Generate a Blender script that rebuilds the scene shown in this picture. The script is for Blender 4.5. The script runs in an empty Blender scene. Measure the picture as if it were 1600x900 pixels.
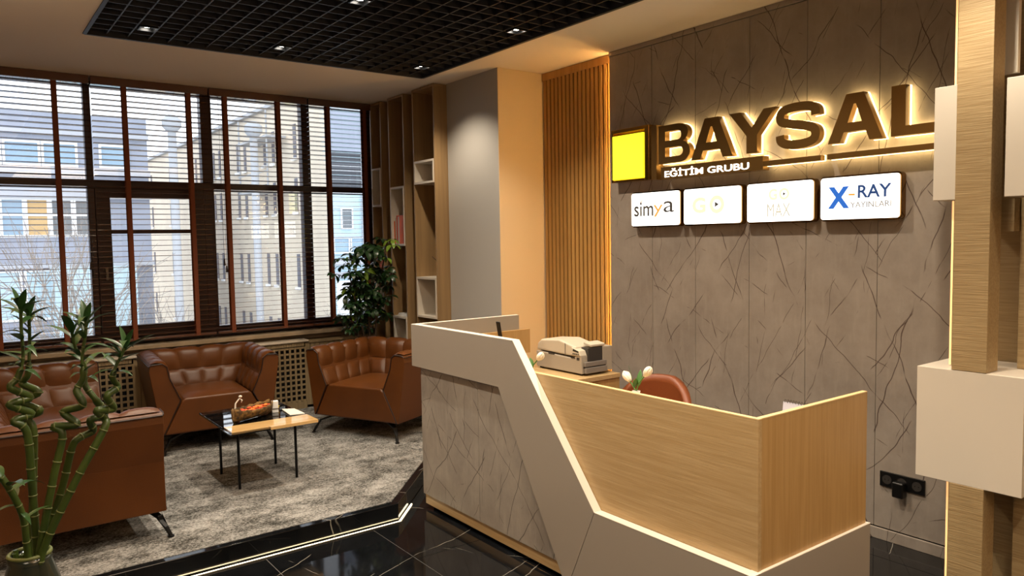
import bpy, bmesh, math, random
from math import sin, cos, pi, radians, sqrt
from mathutils import Vector, Matrix
random.seed(7)
S = bpy.context.scene
COL = S.collection
D = bpy.data

# ------------------------------------------------------------------ camera
cd = D.cameras.new('camera'); cam = D.objects.new('camera', cd); COL.objects.link(cam)
cd.sensor_width = 36; cd.lens = 26.505; cd.clip_start = .02; cd.clip_end = 300
Rv = Vector((.80002, -.59974, -.016672)); Dv = Vector((-.051782, -.041338, -.997802)); Fv = Vector((.597731, .799128, -.064127))
m = Matrix.Identity(4)
for i in range(3):
    m[i][0] = Rv[i]; m[i][1] = -Dv[i]; m[i][2] = -Fv[i]
m[0][3], m[1][3], m[2][3] = 0, 0, 1.6
cam.matrix_world = m
S.camera = cam
# ------------------------------------------------------------------ sky and exposure
S.view_settings.view_transform = 'Standard'; S.view_settings.look = 'None'
S.view_settings.gamma = 1; S.view_settings.use_curve_mapping = False
S.view_settings.exposure = 0.56
w = D.worlds.new('overcast_sky'); S.world = w; w.use_nodes = True
wb = w.node_tree.nodes['Background']; wb.inputs[0].default_value = (.86, .92, 1, 1); wb.inputs[1].default_value = 2.0
SPOT_W = 62; WARM = (1, .60, .27); NEUT = (1, .85, .655)
# area lamps added as general fill in the unseen half of the lobby
def area(name, loc, rot, sx, sy, e, c):
    l = D.lights.new(name, 'AREA'); l.shape = 'RECTANGLE'; l.size = sx; l.size_y = sy; l.energy = e; l.color = c
    o = D.objects.new(name, l); COL.objects.link(o); o.location = loc; o.rotation_euler = rot
    return o
area('added_ceiling_fill', (-1.2, -.8, 2.86), (0, 0, 0), 1.2, 1.2, 16, (1, .80, .58))
area('added_ceiling_fill', (1.6, -1.9, 2.86), (0, 0, 0), 1.2, 1.2, 16, (1, .80, .58))

FILL_TORCH = [((-.95, 3.0), 150), ((1.2, -1.0), 150), ((3.2, -.6), 70)]     # added unseen uplighters beside and behind the viewpoint, warming ceiling and walls
for (tx, ty), te in FILL_TORCH:
    l = D.lights.new('added_uplight', 'SPOT'); l.energy = te; l.color = (1, .68, .39); l.spot_size = radians(150); l.spot_blend = .6; l.shadow_soft_size = .08
    o = D.objects.new('added_uplight', l); COL.objects.link(o); o.location = (tx, ty, 1.93); o.rotation_euler = (pi, 0, 0)

# ------------------------------------------------------------------ helpers
def lin(h):
    r = [int(h[i:i+2], 16)/255 for i in (0, 2, 4)]
    return tuple(((c/12.92) if c <= .04045 else ((c+.055)/1.055)**2.4) for c in r) + (1,)
MATS = {}
def mat(name, col, rough=.5, metal=0, emit=None, estr=0, noise=None, bump=None, coat=0, spec=.5, trans=0):
    """col hex; noise=(scale,(sx,sy,sz),hex2,detail); bump=(scale,(sx,sy,sz),strength)"""
    M = D.materials.new(name); M.use_nodes = True; nt = M.node_tree; b = nt.nodes['Principled BSDF']
    c = lin(col) if isinstance(col, str) else col
    b.inputs['Base Color'].default_value = c; b.inputs['Roughness'].default_value = rough
    b.inputs['Metallic'].default_value = metal; b.inputs['Coat Weight'].default_value = coat
    b.inputs['Specular IOR Level'].default_value = spec; b.inputs['Transmission Weight'].default_value = trans
    if emit: b.inputs['Emission Color'].default_value = lin(emit) if isinstance(emit, str) else emit; b.inputs['Emission Strength'].default_value = estr
    tc = None
    def coords(s):
        nonlocal tc
        if tc is None: tc = nt.nodes.new('ShaderNodeTexCoord')
        mp = nt.nodes.new('ShaderNodeMapping'); mp.inputs['Scale'].default_value = s
        nt.links.new(tc.outputs['Object'], mp.inputs['Vector']); return mp.outputs[0]
    if noise:
        n = nt.nodes.new('ShaderNodeTexNoise'); n.inputs['Scale'].default_value = noise[0]; n.inputs['Detail'].default_value = noise[3]
        nt.links.new(coords(noise[1]), n.inputs['Vector'])
        r = nt.nodes.new('ShaderNodeValToRGB'); r.color_ramp.elements[0].position = .38; r.color_ramp.elements[1].position = .62
        r.color_ramp.elements[0].color = c; r.color_ramp.elements[1].color = lin(noise[2])
        nt.links.new(n.outputs['Fac'], r.inputs[0]); nt.links.new(r.outputs[0], b.inputs['Base Color'])
    if bump:
        n = nt.nodes.new('ShaderNodeTexNoise'); n.inputs['Scale'].default_value = bump[0]; n.inputs['Detail'].default_value = 4
        nt.links.new(coords(bump[1]), n.inputs['Vector'])
        bp = nt.nodes.new('ShaderNodeBump'); bp.inputs['Strength'].default_value = bump[2]; bp.inputs['Distance'].default_value = .01
        nt.links.new(n.outputs['Fac'], bp.inputs['Height']); nt.links.new(bp.outputs[0], b.inputs['Normal'])
    MATS[name] = M
    return M
def stone(name, c1, c2, vein, rough, lines, streak=None, masks=.9):
    """veined stone: mottled base crossed by long thin straight cracks.
    lines = [(normal, density per m, half width m, mask threshold)]"""
    M = D.materials.new(name); M.use_nodes = True; nt = M.node_tree; N = nt.nodes.new; L = nt.links.new
    b = nt.nodes['Principled BSDF']; b.inputs['Roughness'].default_value = rough
    geo = N('ShaderNodeNewGeometry'); P = geo.outputs['Position']
    def noise(sc, det, vec, rg=.6):
        n = N('ShaderNodeTexNoise'); n.inputs['Scale'].default_value = sc; n.inputs['Detail'].default_value = det; n.inputs['Roughness'].default_value = rg; L(vec, n.inputs['Vector']); return n
    base = noise(3.2, 9, P, .68)
    r = N('ShaderNodeValToRGB'); r.color_ramp.elements[0].position = .32; r.color_ramp.elements[1].position = .68
    r.color_ramp.elements[0].color = lin(c1); r.color_ramp.elements[1].color = lin(c2); L(base.outputs['Fac'], r.inputs[0])
    col = r.outputs[0]
    if streak:                                  # faint cloudy vertical streaks
        mp = N('ShaderNodeMapping'); mp.inputs['Scale'].default_value = (1, 1, .16); L(P, mp.inputs[0])
        sn_ = noise(26, 3, mp.outputs[0]); mr = N('ShaderNodeMapRange'); mr.inputs[1].default_value = .52; mr.inputs[2].default_value = .75; mr.inputs[4].default_value = .35; L(sn_.outputs['Fac'], mr.inputs[0])
        mx = N('ShaderNodeMix'); mx.data_type = 'RGBA'; L(mr.outputs[0], mx.inputs['Factor']); L(col, mx.inputs['A']); mx.inputs['B'].default_value = lin(streak); col = mx.outputs['Result']
    wob = noise(1.7, 3, P); wob2 = noise(9, 3, P)
    for k, (nv, dens, wd, ms) in enumerate(lines):
        nrm = Vector(nv).normalized()
        dt = N('ShaderNodeVectorMath'); dt.operation = 'DOT_PRODUCT'; dt.inputs[1].default_value = nrm; L(P, dt.inputs[0])
        a1 = N('ShaderNodeMath'); a1.operation = 'MULTIPLY_ADD'; a1.inputs[1].default_value = .16; L(wob.outputs['Fac'], a1.inputs[0]); L(dt.outputs['Value'], a1.inputs[2])
        a2 = N('ShaderNodeMath'); a2.operation = 'MULTIPLY_ADD'; a2.inputs[1].default_value = .012; L(wob2.outputs['Fac'], a2.inputs[0]); L(a1.outputs[0], a2.inputs[2])
        a3 = N('ShaderNodeMath'); a3.operation = 'MULTIPLY_ADD'; a3.inputs[1].default_value = dens; a3.inputs[2].default_value = 3.7*k+11.3; L(a2.outputs[0], a3.inputs[0])
        v = N('ShaderNodeTexVoronoi'); v.voronoi_dimensions = '1D'; v.feature = 'DISTANCE_TO_EDGE'; v.inputs['Scale'].default_value = 1; L(a3.outputs[0], v.inputs['W'])
        rr = N('ShaderNodeMapRange'); rr.inputs[1].default_value = wd*dens*.3; rr.inputs[2].default_value = wd*dens; rr.inputs[3].default_value = 1; rr.inputs[4].default_value = 0; L(v.outputs['Distance'], rr.inputs[0])
        of = N('ShaderNodeVectorMath'); of.operation = 'ADD'; of.inputs[1].default_value = (k*3.7, k*1.9, k*5.3); L(P, of.inputs[0])
        mk = noise(1.9+.35*k, 3, of.outputs[0]); mr = N('ShaderNodeMapRange'); mr.inputs[1].default_value = ms; mr.inputs[2].default_value = ms+.05; mr.inputs[4].default_value = masks; L(mk.outputs['Fac'], mr.inputs[0])
        mu = N('ShaderNodeMath'); mu.operation = 'MULTIPLY'; L(rr.outputs[0], mu.inputs[0]); L(mr.outputs[0], mu.inputs[1])
        mx = N('ShaderNodeMix'); mx.data_type = 'RGBA'; L(mu.outputs[0], mx.inputs['Factor']); L(col, mx.inputs['A']); mx.inputs['B'].default_value = lin(vein)
        col = mx.outputs['Result']
    L(col, b.inputs['Base Color'])
    MATS[name] = M; return M
def wood(name, c1, c2, rough=.45, axis='z', scale=1.0, bump=.08):
    s = {'z': (38*scale, 38*scale, 1.6*scale), 'y': (38*scale, 1.6*scale, 38*scale), 'x': (1.6*scale, 38*scale, 38*scale)}[axis]
    return mat(name, c1, rough, noise=(1.0, s, c2, 6), bump=(2.0, s, bump))

class G:
    def __init__(s): s.v = []; s.f = []
    def add(s, vs, fs):
        o = len(s.v); s.v += [tuple(p) for p in vs]; s.f += [tuple(i+o for i in f) for f in fs]; return s
    def box(s, x0, x1, y0, y1, z0, z1):
        return s.add([(x, y, z) for x in (x0, x1) for y in (y0, y1) for z in (z0, z1)],
                     [(0, 1, 3, 2), (4, 6, 7, 5), (0, 4, 5, 1), (2, 3, 7, 6), (0, 2, 6, 4), (1, 5, 7, 3)])
    def prism(s, pts, ax, a0, a1):
        """2-D polygon extruded along ax; pts are the other two axes in order"""
        n = len(pts)
        def P(p, a):
            q = list(p); q.insert('xyz'.index(ax), a); return q
        vs = [P(p, a0) for p in pts]+[P(p, a1) for p in pts]
        fs = [tuple(range(n)), tuple(range(2*n-1, n-1, -1))]+[(i, i+n, (i+1) % n+n, (i+1) % n) for i in range(n)]
        return s.add(vs, fs)
    def tube(s, path, rad, n=8, cap=True):
        path = [Vector(p) for p in path]; k = len(path)
        if not hasattr(rad, '__len__'): rad = [rad]*k
        ref = None; vs = []
        for i, p in enumerate(path):
            t = (path[min(i+1, k-1)]-path[max(i-1, 0)])
            t = t.normalized() if t.length > 1e-9 else Vector((0, 0, 1))
            if ref is None: ref = t.orthogonal().normalized()
            ref = (ref-t*ref.dot(t))
            ref = ref.normalized() if ref.length > 1e-6 else t.orthogonal().normalized()
            u = t.cross(ref)
            for j in range(n):
                a = 2*pi*j/n; vs.append(p+(ref*cos(a)+u*sin(a))*rad[i])
        fs = [(i*n+j, i*n+(j+1) % n, (i+1)*n+(j+1) % n, (i+1)*n+j) for i in range(k-1) for j in range(n)]
        if cap: fs += [tuple(range(n))[::-1], tuple((k-1)*n+j for j in range(n))]
        return s.add(vs, fs)
    def lathe(s, prof, c=(0, 0, 0), n=24):
        vs = []; k = len(prof)
        for r, z in prof:
            for j in range(n):
                a = 2*pi*j/n; vs.append((c[0]+r*cos(a), c[1]+r*sin(a), c[2]+z))
        fs = [(i*n+j, i*n+(j+1) % n, (i+1)*n+(j+1) % n, (i+1)*n+j) for i in range(k-1) for j in range(n)]
        fs += [tuple(range(n))[::-1], tuple((k-1)*n+j for j in range(n))]
        return s.add(vs, fs)
    def grid(s, fn, nu, nv):
        vs = [fn(i/nu, j/nv) for i in range(nu+1) for j in range(nv+1)]
        fs = [(i*(nv+1)+j, (i+1)*(nv+1)+j, (i+1)*(nv+1)+j+1, i*(nv+1)+j+1) for i in range(nu) for j in range(nv)]
        return s.add(vs, fs)
    def ball(s, c, r, n=8, sc=(1, 1, 1)):
        prof = [(max(sin(pi*i/n), .02)*r, -cos(pi*i/n)*r) for i in range(n+1)]
        o = len(s.v); s.lathe(prof, (0, 0, 0), n+4)
        for i in range(o, len(s.v)):
            p = s.v[i]; s.v[i] = (c[0]+p[0]*sc[0], c[1]+p[1]*sc[1], c[2]+p[2]*sc[2])
        return s
    def mesh(s, name, mt, off=(0, 0, 0), smooth=False):
        me = D.meshes.new(name); me.from_pydata([(p[0]-off[0], p[1]-off[1], p[2]-off[2]) for p in s.v], [], s.f)
        me.materials.append(MATS[mt]); me.update()
        bm = bmesh.new(); bm.from_mesh(me); bmesh.ops.recalc_face_normals(bm, faces=bm.faces); bm.to_mesh(me); bm.free()
        if smooth:
            for p in me.polygons: p.use_smooth = True
        return me
def B(*a): return G().box(*a)
def tag(o, label=None, cat=None, group=None, kind=None):
    if label: o['label'] = label
    if cat: o['category'] = cat
    if group: o['group'] = group
    if kind: o['kind'] = kind
    return o
def thing(name, label, cat, loc, rz=0, group=None):
    o = D.objects.new(name, None); o.empty_display_size = .05; COL.objects.link(o)
    o.location = loc; o.rotation_euler = (0, 0, rz)
    return tag(o, label, cat, group)
ROOT = {}
def part(name, g, mt, parent=None, world=True, bev=0, smooth=False, label=None, kind=None, seg=2, solid=0, sub=0):
    """world=True: geometry in world coordinates, shifted into the (unrotated) parent's space"""
    off = (0, 0, 0)
    if parent is not None and world:
        p = parent; x = Vector((0, 0, 0))
        while p is not None: x = x+p.location; p = p.parent
        off = tuple(x)
    if parent is None:                      # single mesh: origin at its base centre
        xs, ys, zs = zip(*g.v); off = ((min(xs)+max(xs))/2, (min(ys)+max(ys))/2, min(zs))
    me = g.mesh(name, mt, off, smooth)
    o = D.objects.new(name, me); COL.objects.link(o)
    if parent is None: o.location = off
    else: o.parent = parent
    if solid:
        md = o.modifiers.new('solid', 'SOLIDIFY'); md.thickness = solid; md.offset = 0
    if bev:
        md = o.modifiers.new('bevel', 'BEVEL'); md.width = bev; md.segments = seg; md.limit_method = 'ANGLE'; md.angle_limit = radians(30)
    if sub:
        md = o.modifiers.new('sub', 'SUBSURF'); md.levels = sub; md.render_levels = sub
    if label: o['label'] = label
    if kind: o['kind'] = kind
    return o
def inst(o, parent, loc, rot=None, scale=None, name=None):
    c = o.copy(); COL.objects.link(c); c.parent = parent; c.location = loc
    if name: c.name = name
    if rot is not None: c.rotation_euler = rot
    if scale is not None: c.scale = scale
    return c
def struct(name, g, mt, **k):
    o = part(name, g, mt, None, **k); o['kind'] = 'structure'; return o
def struct_root(name, loc=(0, 0, 0)):
    o = D.objects.new(name, None); o.empty_display_size = .05; COL.objects.link(o); o.location = loc; o['kind'] = 'structure'; return o

# ------------------------------------------------------------------ materials
mat('plaster', 'B9A892', .85, bump=(60, (1, 1, 1), .03))
mat('ceiling_paint', 'E6D9C8', .9)
mat('grey_paint', 'A5A19B', .8)
mat('warm_paint', 'CDBB9E', .85, bump=(80, (1, 1, 1), .04))
VW = [((.1, .95, .30), 2.6, .0034, .49), ((.1, .80, .62), 3.0, .0034, .50), ((.1, .93, -.38), 2.8, .0038, .49), ((.1, .72, -.70), 3.2, .0028, .51), ((.1, .99, .10), 4.2, .0018, .52), ((.1, .30, .95), 2.0, .0020, .56), ((.1, .45, -.9), 2.8, .0026, .53), ((.1, .88, .48), 4.5, .0020, .51)]
stone('grey_marble', '837970', '9A9086', '3E2C25', .42, VW, 'A0968A')
stone('desk_marble', '837B73', '9E968C', '382D2A', .42, [(n_, d_*1.25, w_*.9, m_-.01) for n_, d_, w_, m_ in VW], 'ACA498')
stone('black_marble', '08090B', '15171A', '9A968C', .06, [((.8, .6, .1), 1.6, .0028, .51), ((.5, -.85, .1), 1.7, .0026, .50), ((.98, .2, .1), 1.5, .0016, .52), ((-.3, .95, .1), 2.0, .002, .51)], None, .75)
mat('grout', '7A7876', .5)
wood('oak', 'B59A70', 'AB8E62', .42, 'y', 2.2)
wood('oak_vertical', 'B08D5A', 'A6824F', .42, 'z', 1.6)
wood('oak_shelf', '9E8058', '8E724E', .5, 'z', .6)
wood('oak_textured', 'A68F68', '98805A', .5, 'y', 2.6, bump=.22)
wood('oak_slat', 'B58C50', 'A67D42', .45, 'z', .8)
mat('oak_edge', 'D9BC88', .4)
wood('cover_wood', '8E7B5C', '7D6B50', .5, 'z', .8)
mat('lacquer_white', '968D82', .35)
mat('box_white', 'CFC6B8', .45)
mat('edge_lit_tone', 'DED5C8', .35)  # paler than the lacquer: light from above put into the colour
mat('dark_wood', '2E1511', .35, noise=(1, (1, 40, 4), '3C1B14', 3))
mat('blind_wood', '54301E', .22, coat=1, spec=.8)
mat('tape', '70371A', .8)
mat('black_void', '050505', .9)
mat('black_metal', '121214', .35, metal=.6)
mat('grille_black', '2C2D34', .5)
mat('leather', '573010', .38, noise=(3, (1, 1, 1), '4C290D', 3), bump=(220, (1, 1, 1), .10), spec=.4)
mat('leather_chair', '7E4222', .4, bump=(200, (1, 1, 1), .1))
mat('piping', '1E0D08', .5)
mat('brass_gold', '8A6532', .12, metal=1)
mat('brass_bright', 'C99A4E', .2, metal=1)
mat('brass_dark', '8A6A3A', .35, metal=.8)
mat('halo_light', 'FFE9B0', .5, emit='FFDE9A', estr=5.5)
mat('letter_light', 'FFFFFF', .5, emit='FFF8EE', estr=2.6)
mat('yellow_light', 'E8E030', .5, emit='F4F028', estr=1.0)
mat('panel_light', 'FFFFFF', .5, emit='FFFDF6', estr=1.45)
mat('led_warm', 'FFD9A0', .5, emit=(1, .50, .19, 1), estr=.75)
mat('led_orange', 'FFB060', .5, emit=(1, .54, .16, 1), estr=90)
mat('led_floor', 'FFF0D0', .5, emit=(1, .82, .52, 1), estr=4)
mat('lens_light', 'FFFFFF', .5, emit='FFF6E8', estr=25)
mat('aluminium', 'A8A49C', .3, metal=1)
mat('print_grey', '4A4A4C', .6); mat('print_orange', 'E8842A', .6, emit='F0A050', estr=.5); mat('print_pale', 'E4E6B8', .7, emit='F4F5D6', estr=.42); mat('print_pale_grey', 'BCBEB2', .7, emit='D4D6C8', estr=.26)
mat('print_blue', '1C62C8', .6, emit='1C62C8', estr=.35); mat('print_blue_dark', '1E4E9E', .6); mat('print_dim', '8A8C90', .7)
mat('plastic_beige', '9E9486', .5); mat('plastic_light', 'BEB4A2', .45); mat('plastic_grey', '77706A', .5); mat('plastic_dark', '33302E', .4)
mat('plastic_black', '0C0C0D', .35); mat('lcd', '3A3A34', .2)
mat('petal', 'F1EAD9', .6); mat('stem_green', '4F7A35', .5); mat('tulip_leaf', '3E6B2C', .5)
mat('bamboo_green', '42541F', .38, noise=(14, (1, 1, 1), '304418', 3)); mat('bamboo_ring', '626A3A', .5)
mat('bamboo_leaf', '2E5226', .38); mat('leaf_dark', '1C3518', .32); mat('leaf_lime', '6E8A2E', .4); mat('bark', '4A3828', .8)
mat('vase_glass', '1C2620', .12, spec=.8); mat('pot_grey', '3A3836', .6); mat('soil', '231A12', .95)
mat('paper', 'E9E9E9', .7); mat('paper_blue', 'C8CCE0', .7); mat('cover_orange', 'E2640F', .5); mat('cover_white', 'D8D2C8', .6); mat('cover_red', 'CC4A14', .5)
mat('glass_black', '0A0A0B', .03, spec=.8); mat('table_wood', 'D6B27C', .08, coat=.8, noise=(1, (3, 40, 40), 'CBA56C', 4))
mat('bark_bowl', '7A5A2A', .85, noise=(40, (1, 1, 1), '3A2A14', 5), bump=(60, (1, 1, 1), 1)); mat('petal_red', 'D04A22', .6); mat('petal_orange', 'E07A2A', .6)
mat('yellow_foil', 'D8C020', .35); mat('crystal', 'D8D4C8', .05, spec=1)
mat('sill_stone', '9C8B74', .25, noise=(6, (1, 1, 1), '8B7A64', 4))
mat('concrete_grey', '6F6F71', .9)
mat('facade_grey', '9EA4B2', .9, noise=(1.2, (1, 1, 1), '969CAA', 3)); mat('facade_band', 'B4B7BE', .9); mat('facade_cream', 'D8CCB8', .9, noise=(.8, (1, 1, 1), 'D0C4B2', 3))
mat('facade_blue', 'B2CAD4', .8); mat('facade_louver', '55585E', .8); mat('win_white', 'EEF0F2', .6); mat('win_glass', '8FA9BC', .15); mat('win_glass_dark', '6E7478', .3)
mat('win_curtain', 'C8A878', .8); mat('slit_dark', '707078', .8); mat('pipe_metal', 'A9ACB0', .6); mat('snow_ground', 'B8B8BA', .95); mat('twig', '8E8882', .9); mat('stone_base', '9A9188', .9)
# carpet
M = mat('carpet', '5B564F', .97); nt = M.node_tree; N = nt.nodes.new; L = nt.links.new; b = nt.nodes['Principled BSDF']; b.inputs['Specular IOR Level'].default_value = .1
geo = N('ShaderNodeNewGeometry'); n1 = N('ShaderNodeTexNoise'); n1.inputs['Scale'].default_value = 85; n1.inputs['Detail'].default_value = 6; n1.inputs['Roughness'].default_value = .8
n2 = N('ShaderNodeTexNoise'); n2.inputs['Scale'].default_value = 6; n2.inputs['Detail'].default_value = 5; n2.inputs['Roughness'].default_value = .7
mp = N('ShaderNodeMapping'); mp.inputs['Scale'].default_value = (.9, 1.15, 1); L(geo.outputs['Position'], mp.inputs[0]); L(mp.outputs[0], n1.inputs['Vector']); L(mp.outputs[0], n2.inputs['Vector'])
ad = N('ShaderNodeMix'); ad.data_type = 'FLOAT'; ad.inputs['Factor'].default_value = .38; L(n1.outputs['Fac'], ad.inputs['A']); L(n2.outputs['Fac'], ad.inputs['B'])
r = N('ShaderNodeValToRGB'); r.color_ramp.elements[0].position = .43; r.color_ramp.elements[1].position = .60; r.color_ramp.elements[0].color = lin('33322F'); r.color_ramp.elements[1].color = lin('A6A5A3')
L(ad.outputs['Result'], r.inputs[0]); L(r.outputs[0], b.inputs['Base Color'])
bp = N('ShaderNodeBump'); bp.inputs['Strength'].default_value = .6; bp.inputs['Distance'].default_value = .006; L(n1.outputs['Fac'], bp.inputs['Height']); L(bp.outputs[0], b.inputs['Normal'])
# clear window glass: transparent with a fresnel reflection
M = D.materials.new('window_glass'); M.use_nodes = True; nt = M.node_tree; nt.nodes.clear(); N = nt.nodes.new; L = nt.links.new
o_ = N('ShaderNodeOutputMaterial'); mx = N('ShaderNodeMixShader'); t_ = N('ShaderNodeBsdfTransparent'); g_ = N('ShaderNodeBsdfGlossy'); g_.inputs['Roughness'].default_value = .01
fr = N('ShaderNodeFresnel'); fr.inputs['IOR'].default_value = 1.75; L(fr.outputs[0], mx.inputs[0]); L(t_.outputs[0], mx.inputs[1]); L(g_.outputs[0], mx.inputs[2]); L(mx.outputs[0], o_.inputs[0]); MATS['window_glass'] = M

CZ = 2.92   # ceiling height
# ------------------------------------------------------------------ large structure
struct('floor', B(-3, 3.95, -3, 6.95, -.06, -.0025), 'grout')
fl = D.objects['floor']
t0 = None
TX = [-2.98+.6*i for i in range(12)]
x0s = [3.62-.6*i for i in range(12)]
for i, x in enumerate(x0s):
    for j in range(12):
        y = -2.73+.6*j
        xa, xb = x, min(x+.6, 3.84)
        if i == 0:
            g = B(xa+.002, xb-.002, y+.002, y+.598, -.010, 0)
            part('floor_tile', g, 'black_marble', fl)
        elif t0 is None:
            t0 = part('floor_tile', B(-.298, .298, -.298, .298, 0, .010), 'black_marble', fl, world=False)
            t0.location = (x+.3-fl.location.x, y+.3-fl.location.y, -.010-fl.location.z)
        else: inst(t0, fl, (x+.3-fl.location.x, y+.3-fl.location.y, -.010-fl.location.z))
# soffit ceiling with a rectangular opening
GX0, GX1, GY0, GY1 = .755, 3.16, -.61, 5.39
g = G().box(-3, GX0, -3, 6.95, CZ, CZ+.08).box(GX1, 3.95, -3, 6.95, CZ, CZ+.08).box(GX0, GX1, GY1, 6.95, CZ, CZ+.08).box(GX0, GX1, -3, GY0, CZ, CZ+.08)
struct('ceiling', g, 'ceiling_paint')
struct('trim_5', G().box(GX0-.02, GX1+.02, GY0-.02, GY1+.02, 3.45, 3.5).box(GX0-.02, GX0, GY0, GY1, CZ+.08, 3.45).box(GX1, GX1+.02, GY0, GY1, CZ+.08, 3.45).box(GX0, GX1, GY0-.02, GY0, CZ+.08, 3.45).box(GX0, GX1, GY1, GY1+.02, CZ+.08, 3.45), 'black_void')
# walls
struct('wall_left', B(-3.1, -3, -3, 6.95, 0, 3), 'plaster')
struct('wall_back', B(-3, 3.95, -3.1, -3, 0, 3), 'plaster')
WX0, WX1, WY = -.86, 3.40, 6.78
g = G().box(-3, WX0, WY, 6.95, 0, CZ).box(WX0, WX1, WY, 6.95, 0, .80).box(WX0, WX1, WY, 6.95, 2.90, CZ).box(WX1, 3.95, WY, 6.95, 0, CZ)
struct('wall_window', g, 'plaster')
struct('wall_niche', B(3.66, 3.95, 5.5, WY, 0, CZ), 'warm_paint')
struct('wall_pier', G().prism([(3.455, 4.76), (3.9, 4.76), (3.95, 4.76), (3.95, 5.5), (3.455, 5.5)], 'z', 0, CZ), 'grey_paint')
struct('wall_return', B(3.452, 3.92, 4.755, 4.76, 0, CZ), 'warm_paint')
struct('wall_slats', B(3.92, 3.98, 3.9, 4.755, 0, CZ), 'warm_paint')
wr = struct_root('wall_right', (3.852, 2.8, 0))
part('wall_core', B(3.87, 3.95, -3, 3.94, 0, CZ), 'black_void', wr)
ys = [3.95, 3.545, 3.175, 2.77, 2.397, 1.99, 1.56]
for a, b_ in zip(ys[1:], ys[:-1]):
    part('stone_panel', B(3.852, 3.87, a+.0012, b_-.0012, .062, 2.884), 'grey_marble', wr, bev=.0015, seg=1)
for a, b_ in ((1.56, 2.397), (2.40, 3.172), (3.178, 3.95)):
    part('stone_trim', B(3.848, 3.87, a, b_, 2.887, CZ-.002), 'grey_marble', wr, bev=.0015, seg=1)
part('stone_edge', B(3.872, 3.885, 3.94, 3.952, 0, CZ-.002), 'grey_marble', wr)
struct('baseboard_right', B(3.838, 3.852, 1.5, 3.93, 0, .058), 'grey_marble', bev=.002)
part('wood_wall_panel', B(3.80, 3.868, .9, 1.50, 0, CZ-.003), 'oak_textured', wr)
for k in range(6): part('wood_wall_panel', B(3.84, 3.868, -3+.65*k, -3+.65*k+.645, 0, CZ-.003), 'oak_textured', wr)

# carpeted platform
plat = struct_root('floor_platform', (0, 5, 0))
P0 = [(-2.99, 3.80), (2.0, 3.80), (3.43, 5.33)]
poly = [(-2.99, 3.845), (1.98, 3.845), (3.425, 5.39), (3.65, 5.49), (3.65, WY-.01), (-2.99, WY-.01)]
part('carpet', G().prism(poly, 'z', 0, .102), 'carpet', plat)
part('platform_edge', G().prism([(-2.99, 3.80), (2.0, 3.80), (1.98, 3.845), (-2.99, 3.845)], 'z', .002, .10), 'black_marble', plat, bev=.003)
part('platform_edge', G().prism([(2.0, 3.80), (3.43, 5.33), (3.43, 5.39), (1.98, 3.845)], 'z', .002, .10), 'black_marble', plat, bev=.003)
part('metal_strip', B(-2.9, 2.0, 3.794, 3.80, .012, .018), 'aluminium', plat)
part('light_strip', G().prism([(-2.9, 3.770), (1.995, 3.770), (1.990, 3.777), (-2.9, 3.777)], 'z', .001, .006), 'led_floor', plat)
part('light_strip', G().prism([(1.995, 3.770), (2.19, 3.979), (2.184, 3.984), (1.990, 3.777)], 'z', .001, .006), 'led_floor', plat)
part('strip_channel', G().prism([(-2.9, 3.758), (2.0, 3.758), (1.995, 3.769), (-2.9, 3.769)], 'z', .001, .005), 'aluminium', plat)

# ------------------------------------------------------------------ window
win = struct_root('window_1', (1.3, 6.83, .83))
F0, F1 = 6.80, 6.87
def fbar(name, x0, x1, z0, z1, y0=F0, y1=F1): return part(name, B(x0, x1, y0, y1, z0, z1), 'dark_wood', win, bev=.004)
fbar('bottom_frame', WX0, WX1, .80, .89); fbar('top_frame', WX0, WX1, 2.86, 2.90); fbar('transom', WX0, WX1, 2.06, 2.13)
for a, b_ in ((-.86, -.80), (.0, .05), (.915, .965), (1.79, 1.88), (2.68, 2.76), (3.335, 3.40)):
    fbar('mullion', a, b_, .89, 2.06, 6.79, 6.88); fbar('mullion', a, b_, 2.13, 2.86, 6.79, 6.88)
sash = part('opening_sash', G().box(.966, 1.07, 6.785, 6.85, .89, 2.06).box(1.685, 1.789, 6.785, 6.85, .89, 2.06).box(1.07, 1.685, 6.785, 6.85, .89, .95).box(1.07, 1.685, 6.785, 6.85, 1.99, 2.06), 'dark_wood', win)
fbar('glazing_bar', 1.07, 1.685, 1.70, 1.73, 6.80, 6.83)
part('sash_handle', G().box(1.01, 1.03, 6.765, 6.785, 1.40, 1.43).box(1.012, 1.028, 6.752, 6.766, 1.33, 1.43), 'plastic_beige', win)
pz = [(-.80, .0), (.05, .915), (.966, 1.79), (1.88, 2.68), (2.76, 3.335)]
for a, b_ in pz:
    part('pane', B(a, b_, 6.826, 6.832, 2.13, 2.86), 'window_glass', win)
    part('pane', B(a if a != .966 else 1.07, b_ if a != .966 else 1.685, 6.826, 6.832, .89 if a != .966 else .95, 2.06 if a != .966 else 1.99), 'window_glass', win)
struct('trim_1', B(WX0, 3.32, 6.62, 6.80, .765, .80), 'sill_stone', bev=.004)

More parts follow.
